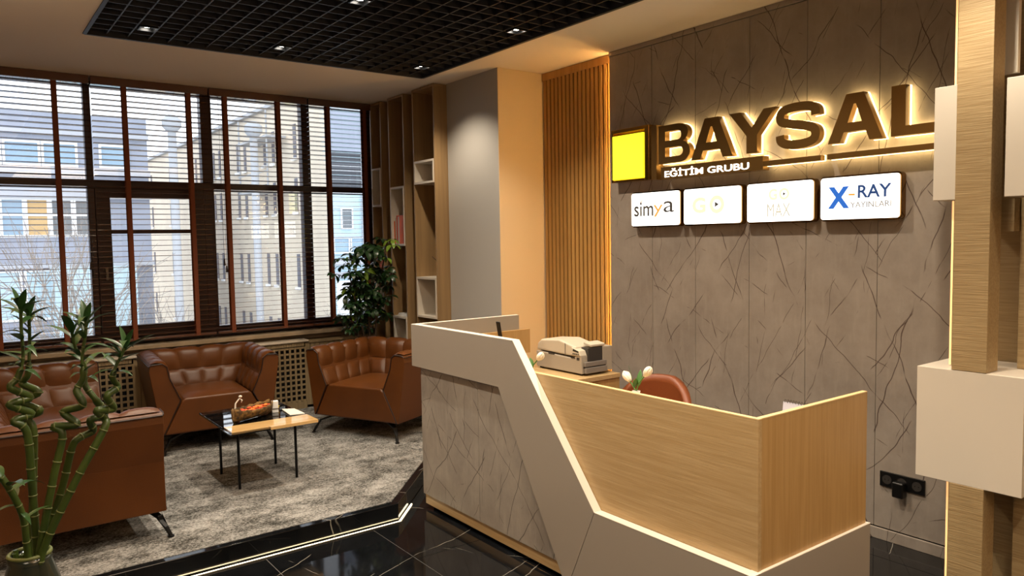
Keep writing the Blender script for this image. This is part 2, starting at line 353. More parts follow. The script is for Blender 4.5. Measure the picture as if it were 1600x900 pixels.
# blinds
BLX = [(-.80, .055, 'left of the bamboo, mostly outside the picture'), (.065, .945, 'leftmost in view above the bamboo'), (.955, 1.825, 'hanging in front of the opening sash'),
       (1.835, 2.695, 'between the opening sash and the plant'), (2.705, 3.325, 'narrow one at the right end beside the bookcases')]
PIT = .0425
for k, (a, b_, wh) in enumerate(BLX):
    t = thing('venetian_blind', 'dark wooden venetian blind with brown tapes, '+wh, 'blind', ((a+b_)/2, 6.70, .83), group='wooden blinds on the window wall')
    part('headrail', B(a, b_, 6.665, 6.735, 2.855, CZ-.002), 'blind_wood', t, bev=.003)
    part('bottom_rail', B(a+.004, b_-.004, 6.675, 6.725, .832, .852), 'blind_wood', t, bev=.003)
    sl = part('slat', B(-(b_-a)/2+.004, (b_-a)/2-.004, -.024, .024, -.0015, .0015), 'blind_wood', t, world=False)
    sl.location = (0, 0, 2.832-.83); sl.rotation_euler = (radians(-4), 0, 0)
    n = 0; z = 2.832-PIT
    while z > .87:
        inst(sl, t, (0, 0, z-.83), rot=(radians(-4+random.uniform(-1, 1)), 0, 0)); z -= PIT
    tp = {0: (.25, .75), 1: (.25, .735), 2: (.27, .825), 3: (.155, .69), 4: (.31, .9)}[k]
    for u in tp:
        x = a+(b_-a)*u
        part('ladder_tape', G().box(x-.017, x+.017, 6.671, 6.672, .835, 2.86).box(x-.017, x+.017, 6.728, 6.729, .835, 2.86), 'tape', t)
    if k in (1, 3):
        x = b_-.05 if k == 1 else a+.07
        for q, zz in ((0, 1.42), (.018, 1.36)):
            cdp = part('pull_cord', B(x+q-.001, x+q+.001, 6.659, 6.661, zz+.03, 2.86), 'piping', t)
            part('tassel', G().lathe([(.003, .06), (.006, .05), (.010, .0), (.004, -.002)], (x+q, 6.66, zz), 8), 'piping', cdp)

# radiator cover with square-hole lattice
rc = thing('radiator_cover', 'long wooden radiator cover with square-hole lattice under the window', 'radiator cover', (1.2, 6.5, .102))
mat('cover_top_shine', 'C9BEAE', .2)  # whitish tone stands in for the bright reflection on the cover top
part('cover_top', B(-1.4, 2.585, 6.545, 6.775, .71, .728), 'cover_top_shine', rc, bev=.003)
part('cover_top', B(2.588, 3.28, 6.55, 6.775, .695, .712), 'cover_wood', rc, bev=.003, label='lower brown top behind the plant')
def lattice(x0, nx, top=.655, nz=10, p=.048, bar=.017, y=6.565):
    for i in range(nx+1):
        part('lattice_strip', B(x0+i*p-bar/2, x0+i*p+bar/2, y-.006, y, top-nz*p-.009, top+.009), 'cover_wood', rc)
    for j in range(nz+1):
        part('lattice_strip', B(x0, x0+nx*p, y, y+.006, top-j*p-bar/2, top-j*p+bar/2), 'cover_wood', rc)
segs = [(.66, 10), (2.03, 11), (-.55, 10)]
for x0, nx in segs: lattice(x0, nx)
prev = -1.4; seg_sorted = sorted(segs)
for x0, nx in seg_sorted+[(3.28, 0)]:
    if x0 > prev+.02:
        n = max(1, int((x0-prev)/.045)); wd = (x0-prev)/n
        if prev < .3 or True:
            tag(part('ribbed_panel', (lambda g_: ([g_.box(prev+i*wd+.002, prev+(i+1)*wd-.002, 6.56, 6.575, .13, .70) for i in range(n)], g_)[1])(G()), 'cover_wood', rc), kind='stuff')
    prev = x0+nx*.048
g = G()
for x0, nx in seg_sorted:
    for i in range(int(nx*.048/.0235)): g.box(x0+i*.0235+.001, x0+(i+1)*.0235-.001, 6.559, 6.575, .672, .71)
part('grooved_frieze', g, 'cover_wood', rc, kind='stuff')
g = G()
for x0, nx in seg_sorted: g.box(x0, x0+nx*.048, 6.559, 6.575, .103, .17)
part('bottom_rail', g, 'cover_wood', rc)
part('dark_backing', B(-1.4, 3.28, 6.60, 6.61, .11, .69), 'black_void', rc)

# ------------------------------------------------------------------ open-cell ceiling grille
gr = thing('ceiling_grille', 'black open-cell metal grid suspended in the ceiling opening', 'ceiling grid', ((GX0+GX1)/2, (GY0+GY1)/2, CZ+.01))
cx, cy = 20, 50; px_, py_ = (GX1-GX0)/cx, (GY1-GY0)/cy
b0 = part('long_blade', B(-.004, .004, -(GY1-GY0)/2+.001, (GY1-GY0)/2-.001, 0, .045), 'grille_black', gr, world=False); b0.location = (-(GX1-GX0)/2+px_, 0, 0)
for i in range(2, cx): inst(b0, gr, (-(GX1-GX0)/2+px_*i, 0, 0))
b1 = part('cross_blade', B(-(GX1-GX0)/2+.001, (GX1-GX0)/2-.001, -.004, .004, 0, .045), 'grille_black', gr, world=False); b1.location = (0, -(GY1-GY0)/2+py_, 0)
for j in range(2, cy): inst(b1, gr, (0, -(GY1-GY0)/2+py_*j, 0))
part('edge_trim', G().box(GX0-.012, GX0+.01, GY0, GY1, CZ-.006, CZ+.05).box(GX1-.01, GX1+.012, GY0, GY1, CZ-.006, CZ+.05).box(GX0, GX1, GY1-.01, GY1+.012, CZ-.006, CZ+.05).box(GX0, GX1, GY0-.012, GY0+.01, CZ-.006, CZ+.05), 'grille_black', gr)
NM = {(0, 0): 'above the bamboo, leftmost of the far row', (1, 0): 'middle one of the far row near the window', (2, 0): 'nearest the top of the bookcases',
      (2, 1): 'at the right, above the slatted wall side', (1, 1): 'top centre of the picture, over the coffee table'}
for i, x in enumerate((1.02, 1.91, 2.93)):
    for j, y in enumerate((5.14, 3.88, 2.62, 1.36, .10)):
        X = GX0+px_*(int((x-GX0)/px_)+.5); Y = GY0+py_*(int((y-GY0)/py_)+.5)
        lb = 'small recessed ceiling spotlight '+NM.get((i, j), 'outside the picture, column %s row %s' % (('left', 'middle', 'right')[i], ('', '', 'third', 'fourth', 'fifth')[j]) if (i, j) in NM or j > 1 else 'top left, just outside the picture')
        t = thing('ceiling_spotlight', lb, 'spotlight', (X, Y, CZ), group='spotlights in the black ceiling grid')
        part('housing', G().box(X-.05, X+.05, Y-.05, Y-.042, CZ, CZ+.09).box(X-.05, X+.05, Y+.042, Y+.05, CZ, CZ+.09).box(X-.05, X-.042, Y-.042, Y+.042, CZ, CZ+.09).box(X+.042, X+.05, Y-.042, Y+.042, CZ, CZ+.09).box(X-.05, X+.05, Y-.05, Y+.05, CZ+.09, CZ+.095), 'plastic_black', t)
        part('lens', G().lathe([(.022, .015), (.022, .02)], (X, Y, CZ), 12), 'lens_light', t)
        l = D.lights.new('spot_lamp', 'SPOT'); l.energy = SPOT_W*({0: .8, 1: 1.0, 2: 1.0, 3: 1.0, 4: .6}[j]); l.color = NEUT; l.spot_size = radians(118); l.spot_blend = .75; l.shadow_soft_size = .03
        o = D.objects.new('spot_lamp', l); COL.objects.link(o); o.location = (X, Y, CZ-.01)

# ------------------------------------------------------------------ slatted wood wall and warm light strip
sw = thing('slatted_wall_panel', 'warm-lit vertical oak slat cladding between the plain return wall and the marble', 'wall panel', (3.90, 4.36, 0))
n = 17; y0, y1 = 3.965, 4.745; p_ = (y1-y0)/n
s0 = part('slat', B(-.008, .022, -.015, .015, 0, 2.86), 'oak_slat', sw, world=False); s0.location = (0, y0+p_/2-4.36, 0)
for i in range(1, n): inst(s0, sw, (0, y0+p_*(i+.5)-4.36, 0))
part('backboard', B(3.912, 3.92, y0-.01, y1+.008, 0, 2.86), 'oak_slat', sw)
part('top_trim', B(3.888, 3.92, y0-.01, y1+.008, 2.86, CZ-.003), 'oak_slat', sw)
part('light_strip', B(3.878, 3.884, 3.9535, 3.958, .02, 2.88), 'led_orange', sw)

# ------------------------------------------------------------------ bookcases
def bookcase(y0, y1, boxes, label, dx=3.33):
    t = thing('bookcase', label, 'bookcase', (3.5, (y0+y1)/2, .102), group='tall narrow bookcases by the window')
    x1 = 3.655; th = .018; z0, z1 = .103, 2.895
    part('side_panel', B(dx, x1, y0, y0+th, z0, z1), 'oak_shelf', t); part('side_panel', B(dx, x1, y1-th, y1, z0, z1), 'oak_shelf', t)
    part('top_panel', B(dx-.002, x1, y0, y1, z1, z1+.02), 'oak_shelf', t)
    part('back_panel', B(x1-.012, x1, y0+th, y1-th, z0, z1), 'oak_shelf', t)
    part('bottom_panel', B(dx, x1-.012, y0+th, y1-th, z0, z0+.03), 'oak_shelf', t)
    for a, b_ in boxes:
        g = G().box(dx-.006, x1-.013, y0+th+.001, y0+th+.016, a, b_).box(dx-.006, x1-.013, y1-th-.016, y1-th-.001, a, b_)
        g.box(dx-.006, x1-.013, y0+th+.016, y1-th-.016, a, a+.018).box(dx-.006, x1-.013, y0+th+.016, y1-th-.016, b_-.018, b_).box(x1-.02, x1-.013, y0+th+.016, y1-th-.016, a+.018, b_-.018)
        part('white_inset_box', g, 'box_white', t)
    return t
bookcase(6.475, 6.70, [(1.935, 2.30), (.95, 1.28)], 'narrow oak bookcase with one white inset, right against the window')
bookcase(6.035, 6.33, [(1.56, 2.10), (.45, .91)], 'middle oak bookcase holding orange books in its white inset')
bookcase(5.505, 5.875, [(2.095, 2.295), (.93, 1.285), (.2, .5)], 'oak bookcase nearest the pier, two small white insets')
def book(y0, y1, z0, h, d, cov, lab, grp='orange and white books in the middle bookcase'):
    t = thing('book', lab, 'book', (3.45, (y0+y1)/2, z0), group=grp)
    part('cover', G().box(3.35, 3.35+d, y0, y0+.002, z0, z0+h).box(3.35, 3.35+d, y1-.002, y1, z0, z0+h).box(3.35, 3.352, y0+.002, y1-.002, z0, z0+h), cov, t)
    part('pages', B(3.352, 3.35+d-.003, y0+.002, y1-.002, z0+.003, z0+h-.003), 'paper', t)
z = 1.579
book(6.275, 6.296, z, .21, .16, 'cover_orange', 'orange-spined book at the left end of the inset'); book(6.25, 6.273, z, .24, .16, 'cover_white', 'thin white book second from the left in the inset')
book(6.225, 6.248, z, .26, .17, 'cover_red', 'taller red-orange book third from the left'); book(6.20, 6.222, z, .25, .17, 'cover_white', 'white book just left of the broad orange one')
book(6.10, 6.196, z, .26, .19, 'cover_orange', 'broad bright orange volume at the right of the inset')
book(6.54, 6.61, 1.2805, .22, .16, 'cover_orange', 'orange book low in the bookcase beside the window', 'orange book beside the window')
t = thing('paper_stack', 'white papers lying on the low inset of the middle bookcase', 'papers', (3.45, 6.18, .911))
for q in range(3): part('sheet_pad', G().prism([(3.35+.01*q, 6.08), (3.56, 6.07+.01*q), (3.57, 6.27), (3.36, 6.29-.01*q)], 'z', .911+.008*q, .918+.008*q), 'paper', t)
tg = part('twig_ornament', G().tube([(3.50, 5.52, 1.32), (3.40, 5.545, 1.42), (3.35, 5.62, 1.50)], [.004, .003, .002], 6), 'piping'); tag(tg, 'thin dark twig leaning in the bookcase nearest the pier', 'ornament'); tg.location.z -= .0345

# ------------------------------------------------------------------ sign on the marble wall
def walltext(s, yl, yr, z0, z1, X, depth, mt, parent, name='lettering', bold=0.0, shear=0, label=None):
    c = D.curves.new(name, 'FONT'); c.body = s; c.size = 1; c.extrude = 0.001; c.offset = bold; c.shear = shear; c.resolution_u = 6
    tmp = D.objects.new('tmp', c); COL.objects.link(tmp)
    bpy.context.view_layer.update()
    me = D.meshes.new_from_object(tmp.evaluated_get(bpy.context.evaluated_depsgraph_get()))
    D.objects.remove(tmp); D.curves.remove(c)
    xs = [v.co.x for v in me.vertices]; ysv = [v.co.y for v in me.vertices]
    a0, a1, b0_, b1_ = min(xs), max(xs), min(ysv), max(ysv)
    px = parent.location
    for v in me.vertices:
        u = (v.co.x-a0)/(a1-a0); q = (v.co.y-b0_)/(b1_-b0_)
        v.co = Vector((X-(depth if v.co.z > 0 else 0), yl+(yr-yl)*u, z0+(z1-z0)*q))-px
    me.materials.clear(); me.materials.append(MATS[mt])
    # one object per letter: islands (letter bodies, dots, breves) that overlap sideways belong together
    bm = bmesh.new(); bm.from_mesh(me); seen = set(); isl = []
    for f in bm.faces:
        if f.index in seen: continue
        st = [f]; seen.add(f.index); fs = []
        while st:
            q = st.pop(); fs.append(q)
            for e in q.verts:
                for f2 in e.link_faces:
                    if f2.index not in seen: seen.add(f2.index); st.append(f2)
        yy = [v.co.y for q in fs for v in q.verts]; isl.append([min(yy), max(yy), fs])
    isl.sort(key=lambda a: -(a[1]-a[0])); grp = []
    for a in isl:
        for g_ in grp:
            if min(a[1], g_[1])-max(a[0], g_[0]) > .6*(a[1]-a[0]): g_[2] += a[2]; break
        else: grp.append(a)
    for a in sorted(grp, key=lambda a: -a[1]):
        vm = {}; vs = []; fs = []
        for q in a[2]:
            for v in q.verts:
                if v.index not in vm: vm[v.index] = len(vs); vs.append(tuple(v.co))
            fs.append(tuple(vm[v.index] for v in q.verts))
        m2 = D.meshes.new('letter'); m2.from_pydata(vs, [], fs); m2.materials.append(MATS[mt])
        o = D.objects.new('letter', m2); COL.objects.link(o); o.parent = parent
    bm.free()
def spl(ts, n=10):
    """Catmull-Rom"""
    out = []; P = [ts[0]]+list(ts)+[ts[-1]]
    for i in range(1, len(P)-2):
        for k in range(n):
            t = k/n; p0, p1, p2, p3 = [Vector((*q, 0)) for q in P[i-1:i+3]]
            v = .5*((2*p1)+(-p0+p2)*t+(2*p0-5*p1+4*p2-p3)*t*t+(-p0+3*p1-3*p2+p3)*t**3); out.append((v.x, v.y))
    out.append(ts[-1]); return out
def arcp(cx_, cy_, rx, ry, a0, a1, n=10): return [(cx_+rx*cos(radians(a0+(a1-a0)*i/n)), cy_+ry*sin(radians(a0+(a1-a0)*i/n))) for i in range(n+1)]
def letter_loops(ch):
    if ch == 'A': return [[(0, 0), (.34, 1), (.66, 1), (1, 0), (.77, 0), (.70, .21), (.30, .21), (.23, 0)], [(.37, .40), (.63, .40), (.52, .78), (.48, .78)]]
    if ch == 'Y': return [[(0, 1), (.25, 1), (.5, .60), (.75, 1), (1, 1), (.615, .42), (.615, 0), (.385, 0), (.385, .42)]]
    if ch == 'L': return [[(0, 0), (1, 0), (1, .19), (.30, .19), (.30, 1), (0, 1)]]
    if ch == 'B':
        o = [(0, 0), (.66, 0)]+arcp(.68, .275, .32, .275, -90, 72, 12)+arcp(.64, .755, .30, .245, -50, 90, 12)+[(0, 1)]
        h1 = [(.22, .17), (.66, .17)]+arcp(.66, .29, .12, .12, -90, 90, 8)+[(.22, .41)]
        h2 = [(.22, .59), (.62, .59)]+arcp(.62, .71, .11, .12, -90, 90, 8)+[(.22, .83)]
        return [o, h1, h2]
    if ch == 'S':
        c = spl([(.89, .68), (.86, .83), (.68, .905), (.34, .905), (.14, .83), (.13, .64), (.32, .56), (.68, .47), (.87, .37), (.87, .18), (.68, .095), (.32, .095), (.14, .18), (.11, .32)], 7)
        l_, r_ = [], []
        for i, p in enumerate(c):
            q0, q1 = c[max(i-1, 0)], c[min(i+1, len(c)-1)]; dx, dy = (q1[0]-q0[0])*1.05, (q1[1]-q0[1]); k = sqrt(dx*dx+dy*dy) or 1
            nx, ny = -dy/k, dx/k; l_.append((p[0]+nx*.098/1.05, p[1]+ny*.098)); r_.append((p[0]-nx*.098/1.05, p[1]-ny*.098))
        return [l_+r_[::-1]]
def letter_mesh(ch, yl, yr, z0, z1, X0, X1, mt, name, parent, grow=0):
    c = D.curves.new(name, 'CURVE'); c.dimensions = '2D'; c.fill_mode = 'BOTH'; c.extrude = .5; c.offset = grow
    W = abs(yr-yl); H = z1-z0
    for lp in letter_loops(ch):
        s = c.splines.new('POLY'); s.points.add(len(lp)-1); s.use_cyclic_u = True
        for i, (u, v) in enumerate(lp): s.points[i].co = (u*W, v*H, 0, 1)
    tmp = D.objects.new('tmp', c); COL.objects.link(tmp); bpy.context.view_layer.update()
    me = D.meshes.new_from_object(tmp.evaluated_get(bpy.context.evaluated_depsgraph_get())); D.objects.remove(tmp); D.curves.remove(c)
    for v in me.vertices: v.co = Vector((X0 if v.co.z > 0 else X1, yl-v.co.x, z0+v.co.y))-parent.location
    me.materials.clear(); me.materials.append(MATS[mt])
    o = D.objects.new(name, me); COL.objects.link(o); o.parent = parent
    return o
LZ0, LZ1 = 2.076, 2.322
LT = [('B', 3.412, 3.15, 'second letter-like shape'), ('A', 3.142, 2.828, ''), ('Y', 2.853, 2.539, ''), ('S', 2.541, 2.265, ''), ('A', 2.223, 1.93, ''), ('L', 1.889, 1.655, '')]
ORD = ['letter B, first of the big gold sign letters', 'letter A between the B and the Y', 'letter Y in the middle of the big gold name', 'letter S between the Y and the second A', 'letter A between the S and the L', 'letter L at the right end, partly behind the white box']
for (ch, yl, yr, _), lb in zip(LT, ORD):
    t = thing('sign_letter', 'backlit gold '+lb, 'sign letter', (3.77, (yl+yr)/2, LZ0), group='big backlit gold letters on the marble wall')
    letter_mesh(ch, yl, yr, LZ0, LZ1, 3.77, 3.815, 'brass_dark', 'gold_shell', t)
    letter_mesh(ch, yl, yr, LZ0, LZ1, 3.815, 3.828, 'halo_light', 'light_backing', t, grow=.0015)
def barsign(yl, yr, z0, z1, lab):
    t = thing('sign_bar', lab, 'sign', (3.77, (yl+yr)/2, z0))
    part('gold_shell', B(3.77, 3.81, yr, yl, z0, z1), 'brass_dark', t); part('light_backing', B(3.81, 3.824, yr+.001, yl-.001, z0-.0015, z1+.0015), 'halo_light', t)
    part('standoff', B(3.824, 3.851, (yl+yr)/2-.01, (yl+yr)/2+.01, z0+.005, z1-.005), 'brass_gold', t)
barsign(2.619, 2.262, 1.996, 2.024, 'short backlit gold bar right of the white lettering'); barsign(2.226, 1.62, 1.996, 2.024, 'long backlit gold bar under the last letters')
t = thing('name_plate', 'dark gold plate with small glowing white lettering under the big letters', 'sign', (3.77, 3.0, 1.975))
part('gold_shell', B(3.77, 3.83, 2.62, 3.392, 1.975, 2.056), 'brass_dark', t, bev=.002)
part('light_backing', B(3.83, 3.838, 2.625, 3.39, 2.045, 2.062), 'halo_light', t)
walltext('EĞİTİM GRUBU', 3.357, 2.714, 1.987, 2.040, 3.7705, .004, 'letter_light', t, bold=.004)
t = thing('logo_box', 'glowing yellow square in a gold frame left of the letters', 'sign', (3.78, 3.7, 1.99))
part('gold_frame', G().box(3.785, 3.84, 3.55, 3.845, 1.985, 2.0).box(3.785, 3.84, 3.55, 3.845, 2.325, 2.35).box(3.785, 3.84, 3.845, 3.866, 1.985, 2.35).box(3.785, 3.84, 3.51, 3.55, 1.985, 2.35).box(3.835, 3.851, 3.55, 3.845, 2.0, 2.325), 'brass_bright', t, bev=.002)
part('yellow_face', B(3.775, 3.80, 3.556, 3.845, 2.003, 2.305), 'yellow_light', t, bev=.003)
part('gold_bar', B(3.77, 3.84, 3.43, 3.475, 1.978, 2.335), 'brass_dark', t); part('gold_bar', B(3.785, 3.84, 3.477, 3.508, 1.985, 2.335), 'brass_bright', t)
def rrect(y0, y1, z0, z1, r, n=5):
    return arcp(y1-r, z1-r, r, r, 0, 90, n)+arcp(y0+r, z1-r, r, r, 90, 180, n)+arcp(y0+r, z0+r, r, r, 180, 270, n)+arcp(y1-r, z0+r, r, r, 270, 360, n)
def lightbox(yl, yr, lab):
    t = thing('light_box_sign', lab, 'sign', (3.80, (yl+yr)/2, 1.67), group='four white light boxes under the name')
    part('gold_casing', G().prism(rrect(yr-.008, yl+.008, 1.669, 1.908, .022), 'x', 3.808, 3.851), 'brass_gold', t)
    part('glowing_face', G().prism(rrect(yr, yl, 1.678, 1.899, .016), 'x', 3.798, 3.808), 'panel_light', t)
    return t
XF = 3.7982
t = lightbox(3.685, 3.265, 'leftmost white light box, dark thin lowercase lettering with one orange letter')
walltext('sim', 3.66, 3.485, 1.742, 1.838, XF, .0006, 'print_grey', t, bold=.012); walltext('y', 3.485, 3.40, 1.735, 1.815, XF, .0006, 'print_orange', t); walltext('a', 3.395, 3.305, 1.762, 1.835, XF, .0006, 'print_grey', t)
part('accent_stroke', G().prism([(3.595, 1.835), (3.605, 1.835), (3.585, 1.855), (3.578, 1.855)], 'x', XF-.0006, XF), 'print_orange', t)
t = lightbox(3.223, 2.794, 'second white light box from the left, two large pale letters and play mark')
walltext('G', 3.155, 3.05, 1.745, 1.845, XF, .0006, 'print_pale', t, bold=.04)
def ring(yc, zc, ro, ri, mt, t, n=24):
    g = G(); vs = []
    for k in range(n):
        a = 2*pi*k/n
        vs += [(XF-.0006, yc+ro*cos(a), zc+ro*sin(a)), (XF-.0006, yc+ri*cos(a), zc+ri*sin(a))]
    g.add(vs, [(2*k, (2*k+2) % (2*n), (2*k+3) % (2*n), 2*k+1) for k in range(n)]); part('letter_ring', g, mt, t)
ring(2.965, 1.795, .056, .030, 'print_pale', t)
part('play_mark', G().prism([(2.98, 1.812), (2.98, 1.778), (2.95, 1.795)], 'x', XF-.0006, XF), 'print_grey', t)
t = lightbox(2.745, 2.325, 'third white light box from the left, two lines of very pale lettering')
walltext('G', 2.60, 2.545, 1.80, 1.865, XF, .0006, 'print_pale', t, bold=.04); ring(2.50, 1.832, .034, .019, 'print_pale', t)
part('play_mark', G().prism([(2.508, 1.843), (2.508, 1.821), (2.49, 1.832)], 'x', XF-.0006, XF), 'print_grey', t)
walltext('MAX', 2.61, 2.46, 1.705, 1.78, XF, .0006, 'print_pale_grey', t)
t = lightbox(2.277, 1.857, 'rightmost white light box with bold blue lettering')
walltext('X', 2.235, 2.115, 1.735, 1.85, XF, .0006, 'print_blue', t, bold=.05)
part('hyphen', G().prism([(2.12, 1.81), (2.12, 1.80), (2.085, 1.80), (2.085, 1.81)], 'x', XF-.0006, XF), 'print_orange', t)
walltext('RAY', 2.07, 1.895, 1.785, 1.852, XF, .0006, 'print_blue_dark', t, bold=.02)
walltext('YAYINLARI', 2.11, 1.895, 1.736, 1.766, XF, .0006, 'print_dim', t, bold=.008)

# sockets
t = thing('wall_socket', 'black triple wall socket plate low on the marble wall', 'socket', (3.85, 1.842, .288))
part('plate', B(3.842, 3.852, 1.729, 1.956, .286, .365), 'plastic_black', t, bev=.003)
for yc in (1.918, 1.842, 1.767):
    part('outlet', G().prism([(yc+.024*cos(a*pi/10), .325+.024*sin(a*pi/10)) for a in range(20)], 'x', 3.8405, 3.842), 'plastic_dark', t)
    for dy in (-.009, .009): part('contact_hole', G().prism([(yc+dy+.003*cos(a*pi/4), .325+.003*sin(a*pi/4)) for a in range(8)], 'x', 3.8400, 3.8405), 'black_void', t)
a = part('plug_adapter', B(3.795, 3.8395, 1.815, 1.872, .255, .335), 'plastic_black', bev=.008, seg=3); tag(a, 'black plug adapter in the middle socket', 'adapter')

# ------------------------------------------------------------------ column with white boxes at the right
dv = thing('column_divider', 'oak post and white box divider at the right edge of the picture', 'divider', (3.5, 1.36, 0))
PX0, PX1, PY0, PY1 = 3.4, 3.512, 1.295, 1.431
for za, zb in ((0, .527), (1.016, CZ-.003)): part('post', B(PX0, PX1, PY0, PY1, za, zb), 'oak_textured', dv, bev=.002)
for za, zb in ((0, .527), (1.016, CZ-.003)): part('rear_post', B(3.62, 3.72, 1.14, 1.262, za, zb), 'oak_textured', dv, bev=.002)
part('large_white_box', B(3.401, 3.79, 1.157, 1.572, .527, 1.015), 'box_white', dv, bev=.002)
part('narrow_white_box', B(3.465, 3.80, 1.434, 1.548, 1.738, 2.224), 'box_white', dv, bev=.002)
part('side_white_box', B(3.40, 3.60, .95, 1.246, 1.738, 2.207), 'box_white', dv, bev=.002)
part('white_board', B(3.55, 3.575, 1.263, 1.32, 2.25, CZ-.003), 'box_white', dv)
part('wood_block', B(3.56, 3.70, 1.265, 1.35, 1.60, 1.735), 'oak_textured', dv)
for za, zb in ((.03, .52), (1.02, 1.735), (2.228, 2.90)): part('strip_profile', B(3.502, 3.508, 1.4315, 1.475, za, zb), 'aluminium', dv); part('light_strip', B(3.502, 3.508, 1.4755, 1.484, za, zb), 'led_warm', dv)

# ------------------------------------------------------------------ reception desk
dk = thing('reception_desk', 'angular reception desk, white lacquer band, marble front and oak panels', 'reception desk', (2.6, 2.8, 0))
X0 = 2.20
band = [(3.957, 1.105), (2.946, 1.105), (2.372, .405), (2.516, .089), (2.55, .02), (2.58, .02), (3.074, .855), (3.957, .855)]
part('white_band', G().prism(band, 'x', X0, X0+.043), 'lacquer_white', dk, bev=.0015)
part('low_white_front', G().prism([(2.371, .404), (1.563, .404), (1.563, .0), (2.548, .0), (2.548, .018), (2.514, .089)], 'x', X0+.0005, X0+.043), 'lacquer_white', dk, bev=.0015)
part('lit_top_edge', G().prism([(3.957, 1.105), (2.946, 1.105), (2.372, .405), (1.563, .405), (1.563, .4062), (2.3714, .4062), (2.9454, 1.1062), (3.957, 1.1062)], 'x', X0, X0+.043), 'edge_lit_tone', dk)  # thin pale caps paint the light falling on the desk's top edges
part('lit_top_edge', B(X0+.043, 2.99, 3.925, 3.957, 1.105, 1.1062), 'edge_lit_tone', dk); part('lit_top_edge', B(X0+.043, 3.0, 1.563, 1.60, .404, .4062), 'edge_lit_tone', dk)
part('low_white_end', B(X0+.043, 3.0, 1.563, 1.585, 0, .404), 'lacquer_white', dk, bev=.0015)
part('low_white_cap', B(X0+.043, 3.0, 1.585, 1.60, .38, .404), 'lacquer_white', dk)
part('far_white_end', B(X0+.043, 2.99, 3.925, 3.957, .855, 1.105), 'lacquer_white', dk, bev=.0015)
part('marble_side', B(2.2435, 2.95, 3.885, 3.90, .085, .852), 'desk_marble', dk)
part('far_oak_liner', B(2.30, 3.055, 3.895, 3.923, .854, 1.01), 'oak_vertical', dk)
mf = [(3.90, .085), (3.90, .853), (3.07, .853), (2.62, .085)]
part('marble_front', G().prism([(3.90, .085), (3.90, .853), (3.30, .853), (3.30, .085)], 'x', 2.227, 2.243), 'desk_marble', dk, bev=.001)
part('marble_front', G().prism([(3.2975, .085), (3.2975, .853), (3.073, .853), (2.62, .085)], 'x', 2.227, 2.243), 'desk_marble', dk, bev=.001)
part('oak_plinth', B(2.236, 2.2455, 2.58, 3.89, .025, .084), 'oak', dk)
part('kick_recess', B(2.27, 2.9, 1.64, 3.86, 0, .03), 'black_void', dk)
part('oak_front_panel', B(2.246, 2.266, 1.574, 3.882, .03, .953), 'oak', dk)
part('panel_edge', B(2.2455, 2.2665, 1.5735, 3.882, .953, .957), 'oak_edge', dk)
part('oak_end_panel', B(2.267, 2.985, 1.576, 1.596, .404, .953), 'oak_vertical', dk)
part('panel_edge', B(2.267, 2.985, 1.5755, 1.5965, .953, .957), 'oak_edge', dk)
part('worktop', B(2.267, 2.90, 1.60, 3.36, .725, .75), 'oak', dk)
rt = part('return_counter', B(2.267, 3.36, 3.365, 3.882, .725, .75), 'oak', dk)
part('return_side', B(3.34, 3.36, 3.375, 3.88, .0, .725), 'oak_vertical', dk); part('return_front', B(2.91, 3.34, 3.375, 3.39, .02, .725), 'oak_vertical', dk)

# scanner
pr = thing('card_printer', 'beige desktop printer on the desk return counter', 'printer', (3.2, 3.72, .75))
x0, x1, y0, y1 = 3.10, 3.30, 3.44, 4.0
y1 = 3.885
part('body', G().prism([(y0, .762), (y1, .762), (y1, .865), (3.52, .852), (3.47, .885), (y0+.005, .872)], 'x', x0, x1-.03), 'plastic_beige', pr, bev=.004)
part('lid', G().prism([(3.50, .862), (3.885, .872), (3.88, .915), (3.84, .945), (3.66, .958), (3.50, .925)], 'x', x0+.004, x1-.01), 'plastic_light', pr, bev=.012, seg=3)
part('lid', G().prism([(3.43, .925), (3.50, .935), (3.50, .952), (3.43, .940)], 'x', x0+.07, x1-.01), 'plastic_light', pr, bev=.004)
cp = part('control_panel', G().prism([(3.445, .873), (3.545, .873), (3.53, .922), (3.46, .905)], 'x', x0-.006, x0+.05), 'plastic_light', pr, bev=.004)
part('display', G().prism([(3.462, .893), (3.515, .900), (3.51, .914), (3.462, .903)], 'x', x0-.0075, x0-.006), 'lcd', cp)
for k in range(4): part('button', B(x0-.009, x0-.006, 3.458+.016*k, 3.466+.016*k, .880, .887), 'plastic_dark', cp)
part('badge', B(x0-.001, x0, 3.46, 3.485, .845, .862), 'plastic_dark', pr)
part('badge', B(x0-.001, x0, 3.50, 3.54, .852, .858), 'plastic_dark', pr)
part('latch_recess', B(x0-.001, x0+.002, 3.70, 3.76, .855, .866), 'plastic_dark', pr)
part('side_seam', B(x0+.0, x0+.0035, 3.595, 3.598, .868, .94), 'plastic_grey', pr)
part('card_tray', G().box(x0+.015, x1-.005, y0-.025, y0-.001, .765, .80).box(x0+.015, x1-.005, y0-.02, y0-.001, .806, .835), 'plastic_grey', pr, bev=.003)
part('tray_slot', B(x0+.012, x1-.008, y0-.012, y0-.001, .800, .806), 'plastic_black', pr)
part('feed_opening', G().box(x0+.05, x1-.02, y0-.006, y0+.06, .835, .92), 'plastic_dark', pr, bev=.004)
part('rear_hopper', B(x1-.03, x1+.05, y0-.01, y0+.10, .765, .92), 'plastic_beige', pr, bev=.004)
for xx in (x0+.02, x1-.04):
    for yy in (y0+.02, y1-.03): part('rubber_foot', B(xx, xx+.02, yy, yy+.02, .75, .762), 'plastic_black', pr)

